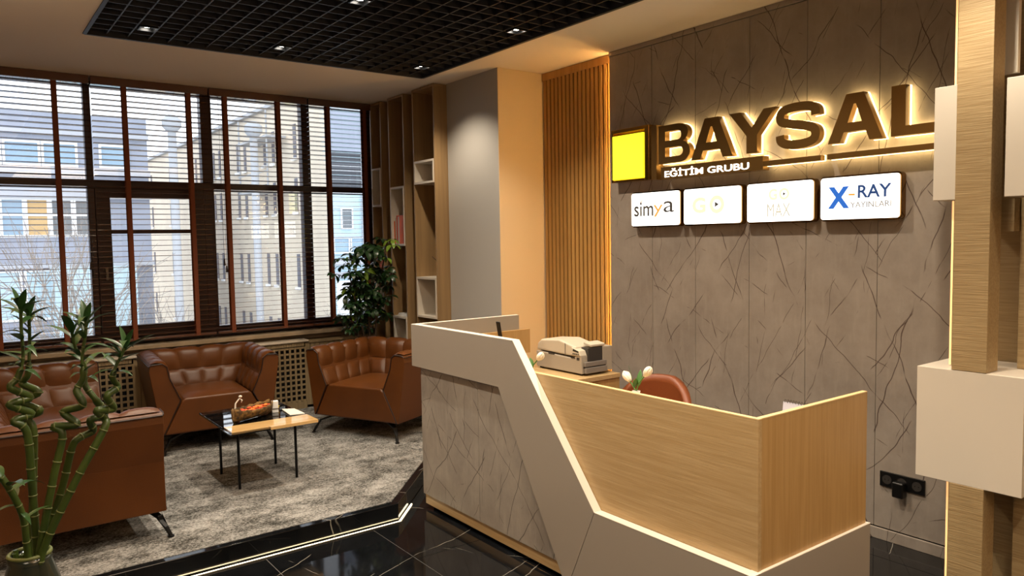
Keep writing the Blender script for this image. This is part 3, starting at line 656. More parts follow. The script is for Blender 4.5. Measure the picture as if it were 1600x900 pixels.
# tablet, tulips, calendar, office chair
t = thing('desk_tablet', 'thin black tablet standing on edge behind the high end of the desk', 'tablet', (2.60, 3.6, .75))
part('screen_slab', G().prism([(2.583, 1.115), (2.59, 1.118), (2.635, .86), (2.628, .857)], 'y', 3.585, 3.62), 'plastic_black', t, bev=.002)
part('stand', G().box(2.56, 2.70, 3.51, 3.61, .75, .756).prism([(2.68, .756), (2.69, .756), (2.632, .89), (2.626, .885)], 'y', 3.54, 3.58), 'aluminium', t)
def tulip(base, mid, top, leafs, lab, parent=None):
    t = thing('tulip', lab, 'tulip', base, group='white tulips on the reception desk')
    bx, m_, tp = Vector(base), Vector(mid), Vector(top)
    pts = [bx.lerp(m_, k/4) for k in range(4)]+[m_.lerp(tp, k/4) for k in range(5)]
    part('stem', G().tube(pts, .0035, 6), 'stem_green', t, smooth=True)
    d = (tp-m_).normalized(); q = Vector((0, 0, 1)).rotation_difference(d).to_matrix()
    for k in range(6):
        a0 = k*pi/3; rr = .0205 if k % 2 else .019
        def fn(u, v, a0=a0, rr=rr):
            a = a0+(u-.5)*1.35*(1-.55*v*v); r = rr*(sin(min(v*1.15+.12, 1)*pi*.62)**.8)*(1 if v < .6 else 1-.75*(v-.6)/.4*(v-.6)/.4*1.2)
            return tp+q@Vector((r*cos(a), r*sin(a), v*.064-.002))
        part('petal', G().grid(fn, 4, 7), 'petal', t, smooth=True, solid=.0008)
    for k, (az, ln) in enumerate(leafs):
        def fl_(u, v, az=az, ln=ln):
            wv = .014*sin(pi*min(v*.93+.07, 1)); s_ = (u-.5)*2
            p = bx.lerp(m_, .55)+Vector((cos(az)*(.012+.03*v), sin(az)*(.012+.03*v), ln*v-.0*v*v))
            return p+Vector((-sin(az)*wv*s_, cos(az)*wv*s_, abs(s_)*.003))
        part('leaf', G().grid(fl_, 2, 8), 'tulip_leaf', t, smooth=True, solid=.0006)
vz = thing('bud_vase', 'small clear vase holding the two tulips behind the oak panel', 'vase', (2.60, 2.50, .75))
part('glass_body', G().lathe([(.028, 0), (.034, .03), (.028, .075), (.017, .10), (.020, .12)], (2.60, 2.50, .75), 18), 'crystal', vz, smooth=True)
tulip((2.600, 2.498, .87), (2.60, 2.485, .905), (2.60, 2.445, .950), [(2.4, .10), (.4, .075)], 'taller white tulip on the right with the broad green leaf')
tulip((2.600, 2.504, .87), (2.60, 2.525, .895), (2.60, 2.540, .910), [(4.2, .05)], 'lower white tulip to the left of the taller one')
v2 = thing('bud_vase', 'small vase with one tulip hidden behind the slanting white band', 'vase', (2.55, 3.24, .75))
part('glass_body', G().lathe([(.028, 0), (.034, .03), (.028, .075), (.017, .10), (.020, .12)], (2.55, 3.24, .75), 18), 'crystal', v2, smooth=True)
tulip((2.55, 3.24, .87), (2.55, 3.225, .91), (2.55, 3.185, .945), [(1.2, .05)], 'single white tulip in front of the printer')
t = thing('desk_calendar', 'white spiral desk calendar standing behind the oak end panel', 'calendar', (2.63, 1.66, .75))
part('page_block', G().prism([(2.60, .75), (2.606, .75), (2.637, .94), (2.632, .94)], 'y', 1.62, 1.73), 'paper_blue', t)
part('page_block', G().prism([(2.66, .75), (2.666, .75), (2.637, .94), (2.632, .94)], 'y', 1.62, 1.73), 'paper', t)
for k in range(9): part('spiral_ring', G().tube([(2.635+.006*cos(a*pi/4), 1.627+.012*k, .942+.007*sin(a*pi/4)) for a in range(8)], .0009, 4), 'plastic_dark', t)
ch = thing('desk_chair', 'brown leather office chair behind the reception desk', 'chair', (3.28, 3.05, 0))
def bk(u, v):
    a = (u-.5)*2.3; w_ = .285*(1-.08*v*v); z_ = .44+.315*v+.015*cos(a*1.2)*v
    return (3.33+.20*cos(a)-.10, 3.04+w_*sin(a)*1.05, z_-(.10*abs((u-.5)*2)**3+.10*max(0, .42-u)*2)*v)
part('backrest', G().grid(bk, 16, 8), 'leather_chair', ch, smooth=True, solid=.045, bev=0)
part('seat', G().prism([(2.98, 2.84), (3.36, 2.82), (3.42, 3.04), (3.36, 3.26), (2.98, 3.24)], 'z', .42, .50), 'leather_chair', ch, bev=.03, seg=4)
part('gas_lift', G().lathe([(.03, .08), (.03, .25), (.02, .25), (.02, .42)], (3.2, 3.04, 0), 14), 'black_metal', ch)
for k in range(5):
    a = k*2*pi/5+.3
    part('base_arm', G().tube([(3.2, 3.04, .10), (3.2+.22*cos(a), 3.04+.22*sin(a), .07)], [.022, .014], 8), 'black_metal', ch)
    part('caster', G().ball((3.2+.22*cos(a), 3.04+.22*sin(a), .03), .03, 8, (1, 1, 1)), 'plastic_black', ch, smooth=True)

# ------------------------------------------------------------------ sofas
def sofa(name, label, cat, loc, rz, hw, Dp, nb, na, tb=.07):
    t = thing(name, label, cat, loc, rz)
    zb, zt = .14, .655
    mo = .03                               # how far the outer mid stands in
    for s in (-1, 1):
        pr_ = [(hw-tb, zb), (hw-mo, .40), (hw, .60), (hw-.004, zt-.01), (hw-.015, zt), (hw-.085, zt+.004), (hw-.118, zt-.02), (hw-.130, .55), (hw-.200, .385), (hw-tb-.008, zb)]
        g = G().prism([(s*a, b_) for a, b_ in pr_], 'y', 0, Dp)
        am = part('arm', g, 'leather', t, world=False, bev=.006)
        part('piping', G().tube([(s*(hw-.004), 0, zt-.012), (s*(hw-.018), -.001, zt-.001), (s*(hw-.085), -.001, zt+.003), (s*(hw-.116), -.001, zt-.022), (s*(hw-.130), -.001, .55), (s*(hw-.1995), -.001, .385), (s*(hw-tb-.010), -.001, zb+.004)], .0042, 6), 'piping', am, world=False)
        part('piping', G().tube([(s*(hw+.0005), .003, zt-.014), (s*(hw+.0005), Dp-.003, zt-.014)], .0035, 6), 'piping', am, world=False)
    g = G().prism([(Dp-.05, zb), (Dp-.01, .40), (Dp, .60), (Dp-.004, zt), (Dp-.085, zt), (Dp-.12, .55), (Dp-.185, .385), (Dp-.185, zb)], 'x', -(hw-.09), hw-.09)
    part('backrest', g, 'leather', t, world=False, bev=.006)
    part('seat_base', G().prism([(-(hw-tb-.012), zb), (hw-tb-.012, zb), (hw-.205, .375), (hw-.225, .395), (-(hw-.225), .395), (-(hw-.205), .375)], 'y', -.001, Dp-.2), 'leather', t, world=False, bev=.014, seg=3)
    ns = max(1, round(hw*2/1.1))
    wi = (hw-.225)*2/ns
    for k in range(ns):
        def sf(u, v, k=k):
            e = ((1-(2*u-1)**6)*(1-(2*v-1)**6))
            return (-(hw-.225)+wi*(k+u), .012+(Dp-.24)*v, .394+.026*e)
        part('seat_cushion', G().grid(sf, 10, 10), 'leather', t, world=False, smooth=True)
    # tufted cells: t = inset from the outer face, z
    up = [(.142, .518), (.132, .56), (.124, .61), (.108, .648), (.08, .668), (.045, .672), (.012, .664)]
    lo = [(.208, .388), (.185, .43), (.160, .48), (.144, .516)]
    def prof(pl, v):
        f = v*(len(pl)-1); i = min(int(f), len(pl)-2); f -= i
        return (pl[i][0]*(1-f)+pl[i+1][0]*f, pl[i][1]*(1-f)+pl[i+1][1]*f)
    def cell(kind, pl, k, n, s, bulge):
        def raw(u, v):
            tt, z_ = prof(pl, v); q = (k+u)/n
            if kind == 'arm':
                y_ = .012+(Dp-tt-.012)*q; return Vector((s*(hw-tt), y_, z_))
            x_ = -(hw-tt)+2*(hw-tt)*q; return Vector((x_, Dp-tt, z_))
        def fn(u, v):
            p = raw(u, v); e = .01
            du = raw(min(u+e, 1), v)-raw(max(u-e, 0), v); dv_ = raw(u, min(v+e, 1))-raw(u, max(v-e, 0))
            n_ = du.cross(dv_).normalized()
            if kind == 'arm' and n_.x*s > .2 and pl is lo: n_ = -n_
            want = Vector((-s, 0, 1)) if kind == 'arm' else Vector((0, -1, 1))
            if n_.dot(want) < 0: n_ = -n_
            h = (1-abs(2*u-1)**3.5)*(1-abs(2*v-1)**3.5)
            return tuple(p+n_*(bulge*h-.003))
        return G().grid(fn, 8, 8)
    for s in (-1, 1):
        for k in range(na):
            part('tufted_pad', cell('arm', up, k, na, s, .017), 'leather', t, world=False, smooth=True)
            part('tufted_pad', cell('arm', lo, k, na, s, .015), 'leather', t, world=False, smooth=True)
    for k in range(nb):
        part('tufted_pad', cell('back', up, k, nb, 0, .019), 'leather', t, world=False, smooth=True)
        part('tufted_pad', cell('back', lo, k, nb, 0, .016), 'leather', t, world=False, smooth=True)
    for sx in (-1, 1):
        for yy, sy in ((0, 1), (Dp, -1)):
            cx_ = sx*(hw-tb)
            def q(a, b_, z_): return Vector((cx_-sx*a, yy+sy*b_, z_))
            g = G()
            path = [(q(.20, .10, .138), .045, .016), (q(.13, .065, .132), .042, .016), (q(.045, .025, .10), .03, .014), (q(.02, .005, .055), .02, .011), (q(.0, -.015, .008), .014, .010)]
            d = Vector((-sx, -sy*-1*.5, 0)).normalized(); wv = Vector((-d.y, d.x, 0))
            vs = []
            for p, wd, th in path:
                up_ = Vector((0, 0, 1)) if th > .0145 or True else None
                vs += [p+wv*wd*.5-up_*th*.5, p-wv*wd*.5-up_*th*.5, p-wv*wd*.5+up_*th*.5, p+wv*wd*.5+up_*th*.5]
            # lower rings turn horizontal thickness
            for i_ in (3, 4):
                p, wd, th = path[i_]; o_ = Vector((sx, -sy*.5, 0)).normalized()*th
                vs[i_*4:(i_+1)*4] = [p+wv*wd*.5+o_, p-wv*wd*.5+o_, p-wv*wd*.5-o_, p+wv*wd*.5-o_]
            fs = [(i_*4+j, i_*4+(j+1) % 4, (i_+1)*4+(j+1) % 4, (i_+1)*4+j) for i_ in range(4) for j in range(4)]+[(0, 1, 2, 3), (16, 17, 18, 19)]
            g.add(vs, fs)
            lg = part('leg', g, 'black_metal', t, world=False, bev=.002)
            p = path[4][0]; part('foot_pad', G().lathe([(.017, 0), (.017, .008)], (p.x, p.y, .001), 12), 'black_metal', lg, world=False)
    return t
sofa('sofa', 'long brown leather sofa in the left foreground seen from its arm', 'sofa', (.835, 5.165, .102), radians(90), 1.09, .78, 11, 4, tb=.03)
sofa('armchair', 'brown tufted leather armchair with its back to the window, behind the coffee table', 'armchair', (1.547, 5.712, .102), radians(-4.4), .452, .75, 4, 4)
sofa('armchair', 'brown tufted leather armchair beside the reception desk, turned towards the table', 'armchair', (2.445, 5.31, .102), radians(-64.4), .475, .76, 4, 4)

# ------------------------------------------------------------------ coffee table and things on it
ct = thing('coffee_table', 'square coffee table, black glass and wood top on thin black legs', 'table', (1.54, 4.83, .102))
part('black_glass_top', G().box(1.272, 1.80, 4.63, 5.15, .486, .5).box(1.262, 1.50, 4.44, 4.63, .486, .494), 'glass_black', ct, bev=.001)
part('wood_top', B(1.28, 1.80, 4.47, 4.629, .4945, .503), 'table_wood', ct, bev=.001)
part('wood_top', B(1.502, 1.80, 4.445, 4.469, .484, .503), 'table_wood', ct, bev=.001)
part('under_frame', G().box(1.355, 1.73, 4.63, 4.645, .47, .4855).box(1.355, 1.73, 5.015, 5.03, .47, .4855).box(1.355, 1.37, 4.645, 5.015, .47, .4855).box(1.715, 1.73, 4.645, 5.015, .47, .4855), 'black_metal', ct)
for x, y in ((1.363, 4.637), (1.363, 5.023), (1.722, 5.023), (1.722, 4.637)): part('leg', G().tube([(x, y, .103), (x, y, .47)], .0085, 10), 'black_metal', ct)
bw = thing('bark_bowl', 'rough bark boat-shaped bowl on the coffee table', 'bowl', (1.50, 4.77, .503))
dirb = Vector((.275, .15, 0)).normalized(); nb_ = Vector((-dirb.y, dirb.x, 0))
def bowlf(u, v):
    s_ = (u-.5)*2; a = v*pi; wd = .062*(1-abs(s_)**2.4)+.012; rr = 1+.12*sin(u*37+v*9)*.5
    c = Vector((1.50, 4.765, .507))+dirb*(s_*.165)
    return tuple(c+nb_*(-cos(a)*wd*rr)+Vector((0, 0, .062*(1-sin(a)*.96)*rr*(1+.25*s_*s_)+.000)))
part('bark_shell', G().grid(bowlf, 26, 12), 'bark_bowl', bw, smooth=True, solid=.008)
pp = G(); pp2 = G()
for k in range(90):
    s_ = random.uniform(-.75, .85); c = Vector((1.50, 4.765, .545+random.uniform(0, .022)))+dirb*s_*.15+nb_*random.uniform(-.035, .035)*(1-s_*s_*.6)
    r_ = random.uniform(.006, .013); (pp if random.random() < .6 else pp2).ball(tuple(c), r_, 4, (1.4, .9, .5))
a = part('dried_petals', pp, 'petal_red', kind='stuff'); tag(a, 'red dried petals heaped in the bark bowl', 'potpourri')
a = part('dried_petals', pp2, 'petal_orange', kind='stuff'); tag(a, 'orange dried petals heaped in the bark bowl', 'potpourri')
sn = thing('glass_bird', 'small clear glass bird with a curved neck at the left end of the bowl', 'ornament', (1.415, 4.80, .502))
part('neck', G().tube([(1.405, 4.775, .505), (1.395, 4.785, .55), (1.405, 4.80, .60), (1.432, 4.80, .63), (1.445, 4.80, .615), (1.44, 4.80, .60)], [.006, .006, .005, .005, .006, .003], 8), 'crystal', sn, smooth=True)
part('head', G().ball((1.436, 4.80, .640), .009, 6, (1.3, 1, 1)), 'crystal', sn, smooth=True)
part('bird_body', G().ball((1.40, 4.80, .516), .013, 8, (1.3, 1, 1)), 'crystal', sn, smooth=True)
t = thing('white_card_box', 'small upright white box at the back of the coffee table', 'box', (1.665, 4.83, .5))
part('carton', G().prism([(1.642, 4.82), (1.680, 4.81), (1.687, 4.845), (1.649, 4.855)], 'z', .501, .575), 'paper', t, bev=.001)
part('label_strip', G().prism([(1.6415, 4.8195), (1.6795, 4.8095), (1.6797, 4.8105), (1.6417, 4.8205)], 'z', .52, .53), 'plastic_grey', t)
for k, (p, lab) in enumerate((((1.70, 4.90), 'crumpled yellow foil sweet right of the white box'), ((1.64, 4.86), 'yellow foil sweet between the bowl and the white box'), ((1.385, 4.745), 'yellow foil sweet at the left end of the bowl'))):
    t = thing('wrapped_sweet', lab, 'sweet', (p[0], p[1], .502), group='yellow sweets on the coffee table')
    part('candy', G().ball((p[0], p[1], .513), .011, 5, (1.3, 1, 1)), 'yellow_foil', t)
    for s in (-1, 1): part('wrapper_twist', G().lathe([(.002, 0), (.009, .014)], (p[0]+s*.012, p[1], .512), 6), 'yellow_foil', t)
t = thing('magazine', 'white magazine lying at the right corner of the coffee table', 'magazine', (1.74, 4.75, .502))
part('page_block', G().prism([(1.70, 4.66), (1.79, 4.64), (1.79, 4.82), (1.72, 4.86)], 'z', .5035, .508), 'paper', t)
part('front_cover', G().prism([(1.70, 4.66), (1.79, 4.64), (1.79, 4.82), (1.72, 4.86)], 'z', .508, .5088), 'cover_white', t)

# ------------------------------------------------------------------ umbrella plant
up_ = thing('umbrella_plant', 'tall dark green umbrella plant in a pot between armchair and bookcases', 'potted plant', (3.02, 6.19, .102))
part('pot', G().lathe([(.10, 0), (.125, .20), (.135, .24), (.122, .24), (.118, .22)], (3.02, 6.19, .103), 22), 'pot_grey', up_, smooth=True)
part('soil', G().lathe([(.115, .215), (.02, .222)], (3.02, 6.19, .103), 18), 'soil', up_)
def leaflet(L_, W_):
    def fn(u, v):
        s_ = (u-.5)*2; wv = W_*(sin(pi*min(v*.96+.04, 1))**.8)
        return (s_*wv, L_*v*cos(v*.75), -.42*L_*v*v+abs(s_)*wv*.18)
    return fn
def cluster(mt, nl, L_):
    g = G()
    for k in range(nl):
        a = 2*pi*k/nl+random.uniform(-.2, .2); l_ = L_*random.uniform(.8, 1.1); f0 = leaflet(l_, l_*.19); dr = random.uniform(-.25, .35)
        q = Matrix.Rotation(a, 3, 'Z')@Matrix.Rotation(-dr, 3, 'X')
        g.grid(lambda u, v: tuple(q@(Vector(f0(u, v))+Vector((0, .012, 0)))), 2, 5)
        g.tube([(0, 0, 0), tuple(q@Vector((0, .014, 0)))], .0012, 4)
    return g
protos = []
for k in range(5):
    protos.append(cluster('leaf_dark', random.choice((7, 8, 9)), .105).mesh('leaf_cluster', 'leaf_dark', smooth=True))
for k in range(2): protos.append(cluster('leaf_lime', 7, .10).mesh('leaf_cluster', 'leaf_lime', smooth=True))
stems = [[(3.0, 6.19, .30), (2.95, 6.18, .8), (2.86, 6.16, 1.15), (2.80, 6.14, 1.42)], [(3.03, 6.2, .30), (3.02, 6.2, .9), (3.0, 6.18, 1.3), (3.02, 6.17, 1.58)], [(3.05, 6.18, .30), (3.08, 6.17, .9), (3.12, 6.13, 1.3), (3.17, 6.10, 1.60)], [(3.0, 6.22, .30), (2.93, 6.22, .7), (2.90, 6.2, 1.0), (2.93, 6.18, 1.25)]]
def sp3(ts, n=8):
    out = []; P = [Vector(ts[0])]+[Vector(q) for q in ts]+[Vector(ts[-1])]
    for i in range(1, len(P)-2):
        for k in range(n):
            t = k/n; p0, p1, p2, p3 = P[i-1:i+3]
            out.append(.5*((2*p1)+(-p0+p2)*t+(2*p0-5*p1+4*p2-p3)*t*t+(-p0+3*p1-3*p2+p3)*t**3))
    out.append(Vector(ts[-1])); return out
rnd = random.Random(21)
for st in stems:
    P = sp3(st, 8)
    so = part('stem', G().tube(P, [.012-.008*i/len(P) for i in range(len(P))], 7), 'bark', up_, smooth=True)
    for i in range(8, len(P)):
        for rep in range(2 if i % 2 else 1):
            a = rnd.uniform(0, 2*pi); r_ = rnd.uniform(.05, .145); p = P[i]+Vector((cos(a)*r_*1.05, sin(a)*r_*.75, rnd.uniform(-.02, .06)))
            if p.x > 3.21: p.x = 3.21
            if p.y > 6.55: p.y = 6.5
            if p.z < .80: continue
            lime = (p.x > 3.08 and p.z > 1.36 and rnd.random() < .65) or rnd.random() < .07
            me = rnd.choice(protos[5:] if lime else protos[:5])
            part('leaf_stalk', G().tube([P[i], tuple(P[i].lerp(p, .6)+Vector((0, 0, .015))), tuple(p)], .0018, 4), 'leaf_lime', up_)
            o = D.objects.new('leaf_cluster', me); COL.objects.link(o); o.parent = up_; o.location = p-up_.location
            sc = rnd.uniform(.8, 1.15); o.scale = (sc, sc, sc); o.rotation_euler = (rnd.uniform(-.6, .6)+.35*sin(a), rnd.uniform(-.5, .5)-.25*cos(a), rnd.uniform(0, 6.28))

# ------------------------------------------------------------------ lucky bamboo
ps = thing('plant_stand', 'slim dark plant stand carrying the bamboo vase', 'stand', (.122, 2.0, 0))
part('stand_top', G().lathe([(.14, .60), (.14, .62)], (.122, 2.0, 0), 24), 'dark_wood', ps)
for k in range(3):
    a = k*2*pi/3; part('leg', G().tube([(.122+.05*cos(a), 2+.05*sin(a), .6), (.122+.13*cos(a), 2+.13*sin(a), .005)], .010, 8), 'dark_wood', ps)
vs_ = thing('bamboo_vase', 'dark speckled glass vase at the lower left corner', 'vase', (.122, 2.0, .621))
part('vase_body', G().lathe([(.075, 0), (.085, .03), (.078, .14), (.058, .22), (.043, .27), (.045, .285), (.036, .286), (.036, .25), (.05, .2)], (.116, 2.0, .621), 32), 'vase_glass', vs_, smooth=True)
part('rim', G().tube([(.116+.041*cos(a*pi/12), 2.0+.041*sin(a*pi/12), .908) for a in range(25)], .0045, 8), 'bamboo_ring', vs_, smooth=True)
for k in range(14):
    a = random.uniform(2.5, 5.5); z_ = random.uniform(.06, .22); r_ = .085-.15*max(z_-.14, 0)+.0
    part('pebble_stud', G().ball((.116+r_*.94*cos(a), 2.0+r_*.94*sin(a), .621+z_), .006, 5), 'crystal', vs_, smooth=True)
SK = {
's1': [(.13, 2.0, .80), (.13, 2.0, .901), (.128, 2.0, 1.06), (.124, 2.0, 1.184), (.101, 2.0, 1.214), (.136, 2.012, 1.223), (.094, 1.995, 1.253), (.135, 2.01, 1.261), (.098, 1.995, 1.291), (.113, 2.0, 1.311), (.125, 2.0, 1.353), (.125, 2.0, 1.41), (.126, 2.0, 1.468)],
's2': [(.118, 2.02, .80), (.122, 2.03, .887), (.133, 2.05, 1.046), (.14, 2.05, 1.177), (.129, 2.06, 1.205), (.155, 2.04, 1.223), (.121, 2.06, 1.246), (.154, 2.04, 1.266), (.125, 2.06, 1.287), (.136, 2.05, 1.308), (.141, 2.05, 1.36), (.144, 2.05, 1.412), (.143, 2.05, 1.449)],
's3': [(.12, 1.99, .80), (.134, 1.98, .913), (.169, 1.98, 1.078), (.191, 1.98, 1.171), (.175, 1.99, 1.191), (.22, 1.97, 1.193), (.196, 1.99, 1.222), (.233, 1.97, 1.236), (.224, 1.98, 1.27), (.238, 1.98, 1.298), (.238, 1.98, 1.343), (.248, 1.98, 1.401), (.25, 1.98, 1.431)],
's4': [(.125, 2.01, .80), (.142, 2.02, .894), (.19, 2.03, 1.039), (.213, 2.03, 1.126), (.23, 2.03, 1.148), (.26, 2.04, 1.158), (.253, 2.02, 1.189), (.287, 2.04, 1.194), (.268, 2.02, 1.233), (.246, 2.03, 1.275), (.251, 2.03, 1.312), (.234, 2.03, 1.353), (.226, 2.03, 1.399)],
's5': [(.12, 1.98, .80), (.138, 1.965, .915), (.208, 1.95, 1.067), (.27, 1.95, 1.175), (.275, 1.96, 1.2), (.257, 1.94, 1.225), (.294, 1.96, 1.22), (.279, 1.94, 1.255), (.305, 1.96, 1.27), (.294, 1.95, 1.295), (.304, 1.95, 1.324), (.315, 1.95, 1.345), (.324, 1.95, 1.367)],
's0': [(.115, 1.985, .80), (.109, 1.96, .936), (.104, 1.94, 1.012), (.086, 1.93, 1.073), (.069, 1.93, 1.111)]}
LB = {'s1': 'bamboo stalk at the far left, curled, with the tallest leaf tuft', 's2': 'curled bamboo stalk just right of the leftmost one', 's3': 'middle bamboo stalk leaning right with a broad leaf tuft',
      's4': 'bent bamboo stalk between the middle and the rightmost one', 's5': 'rightmost bamboo stalk leaning towards the window', 's0': 'short leafy bamboo shoot at the left edge of the vase'}
rnd = random.Random(5)
def blade(p, d, L_, W_, droop):
    d = d.normalized(); sd = d.cross(Vector((0, 0, 1))); sd = sd.normalized() if sd.length > .05 else Vector((1, 0, 0)); nn = sd.cross(d)
    def fn(u, v):
        s_ = (u-.5)*2; wv = W_*sin(pi*min(v*.97+.03, 1)**.75)
        return tuple(p+d*(L_*v)+sd*(s_*wv)+nn*(abs(s_)*wv*.35)+Vector((0, 0, -droop*L_*v*v)))
    return G().grid(fn, 2, 8)
for key, st in SK.items():
    t = thing('lucky_bamboo', LB[key], 'bamboo', st[0], group='lucky bamboo stalks in the dark vase')
    P = sp3(st, 7); nP = len(P)
    nshoot = nP-26 if key != 's0' else nP-12
    rad = []
    for i in range(nP):
        r_ = .0085 if i < nshoot-2 else (.007 if i < nshoot+8 else .0035)
        if key == 's0': r_ = .007
        rad.append(r_)
    part('stalk', G().tube(P, rad, 10), 'bamboo_green', t, smooth=True)
    acc = 0
    for i in range(4, nP-4):
        acc += (P[i]-P[i-1]).length
        if acc > .042:
            acc = 0; d = (P[i+1]-P[i-1]).normalized()
            part('node_ring', G().tube([P[i]-d*.0016, P[i]+d*.0016], rad[i]*1.14, 10), 'bamboo_ring', t, smooth=True)
    # leaf tuft along the shoot
    i0 = nP-20 if key != 's0' else nP-16
    for i in range(i0, nP, 2):
        f = (i-i0)/(nP-1-i0)
        for rep in range(1):
            a = (i*2.4)+rnd.uniform(-.5, .5); e = .25+.6*f+rnd.uniform(-.2, .4)
            d = Vector((cos(a)*cos(e), sin(a)*cos(e), sin(e)))
            ln = rnd.uniform(.06, .10)*(1 if f > .3 else .8)
            part('leaf', blade(P[i], d, ln, ln*.12, rnd.uniform(.1, .7)), 'bamboo_leaf', t, smooth=True)
    tp = P[-1]; R3 = [(-.062, .05), (.058, .048), (.02, .07), (-.012, .075)]
    for dx_, dz_ in R3:
        if key == 's0': break
        d = Vector((.8*dx_+rnd.uniform(-.01, .01), -.6*dx_+rnd.uniform(-.02, .02), dz_))
        part('leaf', blade(tp-Vector((0, 0, .012)), d, d.length*1.15, .0085, .3), 'bamboo_leaf', t, smooth=True)
a = part('filler_stems', (lambda g: ([g.tube([(.116+.02*cos(k*1.3), 2+.02*sin(k*1.3), .8), (.116+.03*cos(k*1.3), 2+.03*sin(k*1.3), .905+.006*(k % 3))], .005, 6) for k in range(9)], g)[1])(G()), 'bamboo_green', kind='stuff'); tag(a, 'short stems crowded inside the mouth of the bamboo vase', 'stems')

for ((tx, ty), te), lb in zip(FILL_TORCH, ('beside the long sofa, left of the picture', 'behind the viewpoint', 'behind the viewpoint near the marble wall')):
    t = thing('added_floor_lamp', 'slim black uplighter lamp added as warm fill, '+lb, 'floor lamp', (tx, ty, 0))  # body for the added uplight, out of view
    part('base', G().lathe([(.14, 0), (.14, .015), (.02, .02)], (tx, ty, 0), 20), 'black_metal', t)
    part('pole', G().tube([(tx, ty, .02), (tx, ty, 1.80)], .011, 8), 'black_metal', t)
    part('bowl', G().lathe([(.02, 1.80), (.09, 1.84), (.13, 1.91), (.128, 1.91), (.088, 1.85), (.015, 1.81)], (tx, ty, 0), 20), 'black_metal', t)

# ------------------------------------------------------------------ outside
struct('ground_outside', B(-40, 60, 7.2, 90, -5.2, -5), 'snow_ground')
def windows(parent, xs, w_, z0, z1, y, glass='win_glass', mid=None, fr=.07, pan=None):
    for i, x in enumerate(xs):
        g = G().box(x, x+fr, y-.08, y-.001, z0, z1).box(x+w_-fr, x+w_, y-.08, y-.001, z0, z1).box(x+fr, x+w_-fr, y-.08, y-.001, z0, z0+fr).box(x+fr, x+w_-fr, y-.08, y-.001, z1-fr, z1)
        if mid: g.box(x+fr, x+w_-fr, y-.07, y-.001, mid-fr/2, mid+fr/2)
        wn = part('window', g, 'win_white', parent)
        part('pane', B(x+fr, x+w_-fr, y-.03, y-.002, z0+fr, z1-fr), (pan[i % len(pan)] if pan else glass), wn)
YB = 28.0
bl = thing('grey_building', 'pale grey-blue block with white-framed windows seen through the left blinds', 'building', (-4, YB+4, -5))
part('facade_wall', B(-16, 5.62, YB, YB+8, -5, 5.85), 'facade_grey', bl)
part('roof_tower', B(-1, 4.6, YB+.3, YB+6, 5.85, 5.86), 'facade_grey', bl)
part('parapet_band', B(-16, 5.64, YB-.15, YB, 5.15, 5.3), 'facade_band', bl); part('floor_band', B(-16, 5.64, YB-.2, YB, 3.92, 4.12), 'facade_band', bl)
part('floor_band', B(-16, 5.64, YB-.25, YB, 3.15, 3.45), 'facade_band', bl); part('floor_band', B(-16, 5.64, YB-.2, YB, .95, 1.1), 'facade_band', bl)
windows(bl, [-4.6+1.02*i for i in range(8)], 1.0, 4.15, 4.93, YB)
windows(bl, [4.15], .9, 4.15, 4.93, YB)
windows(bl, [-5.9+.66*i for i in range(15)], .66, 1.92, 3.15, YB, mid=2.62, pan=['win_glass_dark', 'win_glass', 'win_curtain', 'win_glass_dark', 'win_glass_dark'])
windows(bl, [-5.9+1.3*i for i in range(8)], 1.25, -.7, .9, YB, 'facade_blue', pan=['facade_blue'])
part('annex', B(2.6, 4.9, YB-1.2, YB-.01, -5, .95), 'facade_blue', bl, label='pale blue low annex')
part('annex_base', B(2.3, 6.4, YB-1.9, YB-1.21, -5, -1.2), 'stone_base', bl)
cb = thing('cream_building', 'long cream block with tall slit windows running away behind the middle blinds', 'building', (11, 32, -5))
part('facade_wall', B(9, 13, 20.47, 60, -5, 6.15), 'facade_cream', cb)
part('roof_edge', B(8.85, 13.2, 20.47, 60, 6.15, 6.27), 'pipe_metal', cb)
part('upper_storey', B(9.3, 13, 20.5, 25.0, 6.27, 7.8), 'facade_cream', cb)
sg = G()
for base in (22.4, 25.2, 28.2, 31.4, 35.0, 39.0, 44.0):
    for dz in (-2.0, .2, 2.6, 4.3):
        for k in (0, .85):
            y_ = base+k
            wn = part('slit_window', B(8.97, 9.0, y_, y_+.22, dz, dz+1.05), 'slit_dark', cb)
            part('window_ledge', B(8.9, 8.97, y_-.06, y_+.28, dz-.09, dz-.01), 'win_white', wn)
part('fire_stair', (lambda g: ([g.box(8.3, 8.95, 24.0, 27.0, z_, z_+.06) for z_ in (3.3, 5.0)], g.box(8.3, 8.33, 24.0, 27.0, 3.9, 3.94), g.tube([(8.35, 24.1, 3.3), (8.35, 24.1, 5.9)], .03, 6), g.tube([(8.35, 26.9, 3.3), (8.35, 26.9, 5.9)], .03, 6), g)[-1])(G()), 'pipe_metal', cb)
def duct(x, y, z0, z1, lab):
    t = thing('vent_pipe', lab, 'vent pipe', (x, y, -5))
    part('pipe', G().tube([(x, y, -4.95), (x, y, z1)], .11, 14), 'pipe_metal', t, smooth=True)
    part('cowl', G().lathe([(.12, 0), (.25, .15), (.25, .33), (.10, .46)], (x, y, z1-.05), 14), 'pipe_metal', t, smooth=True)
duct(5.05, 22, 0, 4.7, 'free-standing grey vent pipe with a cowl, left of the cream block')
duct(7.25, 22, 0, 4.7, 'grey vent pipe with a cowl in front of the cream block')
bb = thing('blue_building', 'narrow light blue building with a dark louvre beside the plant', 'building', (11, 20.7, -5))
part('facade_wall', B(8.86, 13, 20.3, 20.45, -5, 8.0), 'facade_blue', bb)
part('concrete_wall', B(8.86, 13.0, 20.22, 20.299, 4.2, 8.0), 'facade_grey', bb)
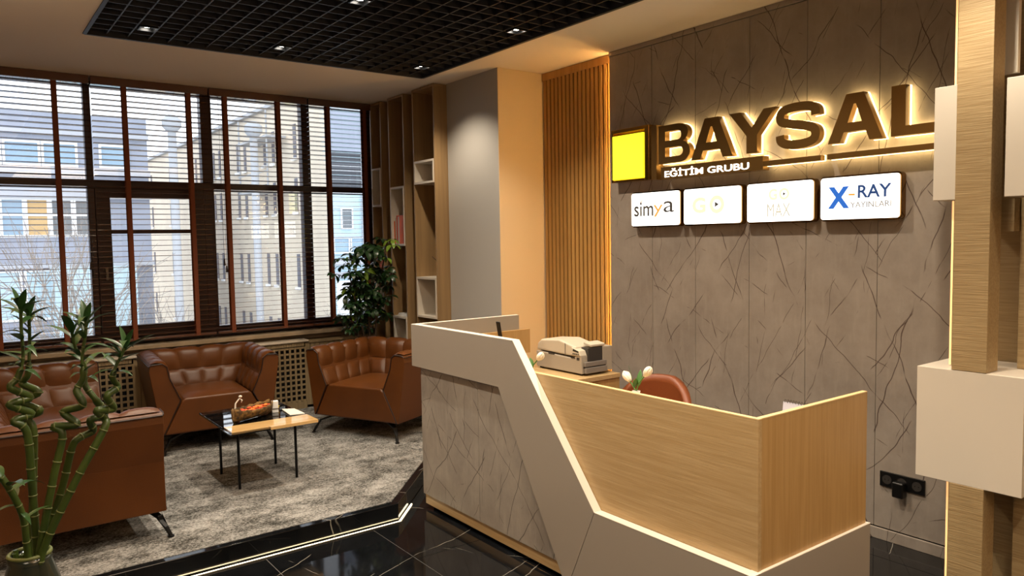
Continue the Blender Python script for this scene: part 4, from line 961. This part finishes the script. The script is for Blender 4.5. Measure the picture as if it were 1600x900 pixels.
lp_ = part('louvre_panel', B(8.80, 9.72, 20.25, 20.299, 3.18, 4.19), 'facade_louver', bb)
for k in range(10): part('louvre_blade', B(8.80, 9.72, 20.22, 20.25, 3.2+.1*k, 3.25+.1*k), 'facade_louver', lp_)
part('corner_pilaster', B(9.74, 10.0, 20.2, 20.299, 1.3, 8.0), 'facade_band', bb)
for z_ in (2.56, 1.75): part('cladding_joint', B(8.78, 10, 20.285, 20.299, z_, z_+.02), 'facade_band', bb)
windows(bb, [9.08], .36, 1.98, 2.58, 20.29, 'win_glass_dark', fr=.03)
windows(bb, [8.82, 9.35], .50, 1.28, 1.74, 20.29, 'win_glass', fr=.03)
part('floor_band', B(8.78, 13, 20.15, 20.299, .95, 1.15), 'facade_band', bb); part('floor_band', B(8.78, 13, 20.18, 20.299, .6, .75), 'facade_band', bb)
part('garage_door', B(8.9, 9.9, 20.25, 20.299, -.8, .5), 'win_white', bb)
def tree(x, y, z0, h, seed, lab):
    rn = random.Random(seed); t = thing('bare_tree', lab, 'tree', (x, y, -5), group='bare winter trees outside'); gt = G(); gb = G()
    def grow(p, d, ln, r_, lv):
        q = p+d*ln; mid = p.lerp(q, .5)+Vector((rn.uniform(-1, 1), rn.uniform(-1, 1), 0))*ln*.06
        (gt if lv < 1 else gb).tube([p, mid, q], [r_*.7, r_*.6, r_*.5], 5 if lv < 2 else 3, cap=False)
        if lv >= 5: return
        for k in range(3 if lv < 4 else 2):
            a = rn.uniform(0, 2*pi); sp_ = rn.uniform(.25, .65); o = d.orthogonal().normalized(); o = Matrix.Rotation(a, 3, d)@o
            nd = (d*cos(sp_)+o*sin(sp_)+Vector((0, 0, .15))).normalized(); grow(p.lerp(q, rn.uniform(.55, 1)), nd, ln*rn.uniform(.6, .8), r_*.6, lv+1)
    grow(Vector((x, y, -5)), Vector((0, 0, 1)), h*.45, .10, 0)
    part('trunk', gt, 'twig', t); part('branches', gb, 'twig', t)
tree(.9, 15, -5, 7.0, 3, 'bare tree at the far left of the window'); tree(2.4, 14.5, -5, 6.3, 4, 'bare tree behind the first blind, right of the leftmost one')
tree(3.9, 17, -5, 4.9, 9, 'bare tree seen through the opening sash'); tree(7.6, 18, -5, 4.4, 12, 'bare shrubby tree below the cream building'); tree(-1.6, 13, -5, 6.5, 15, 'bare tree beyond the left edge of the picture')
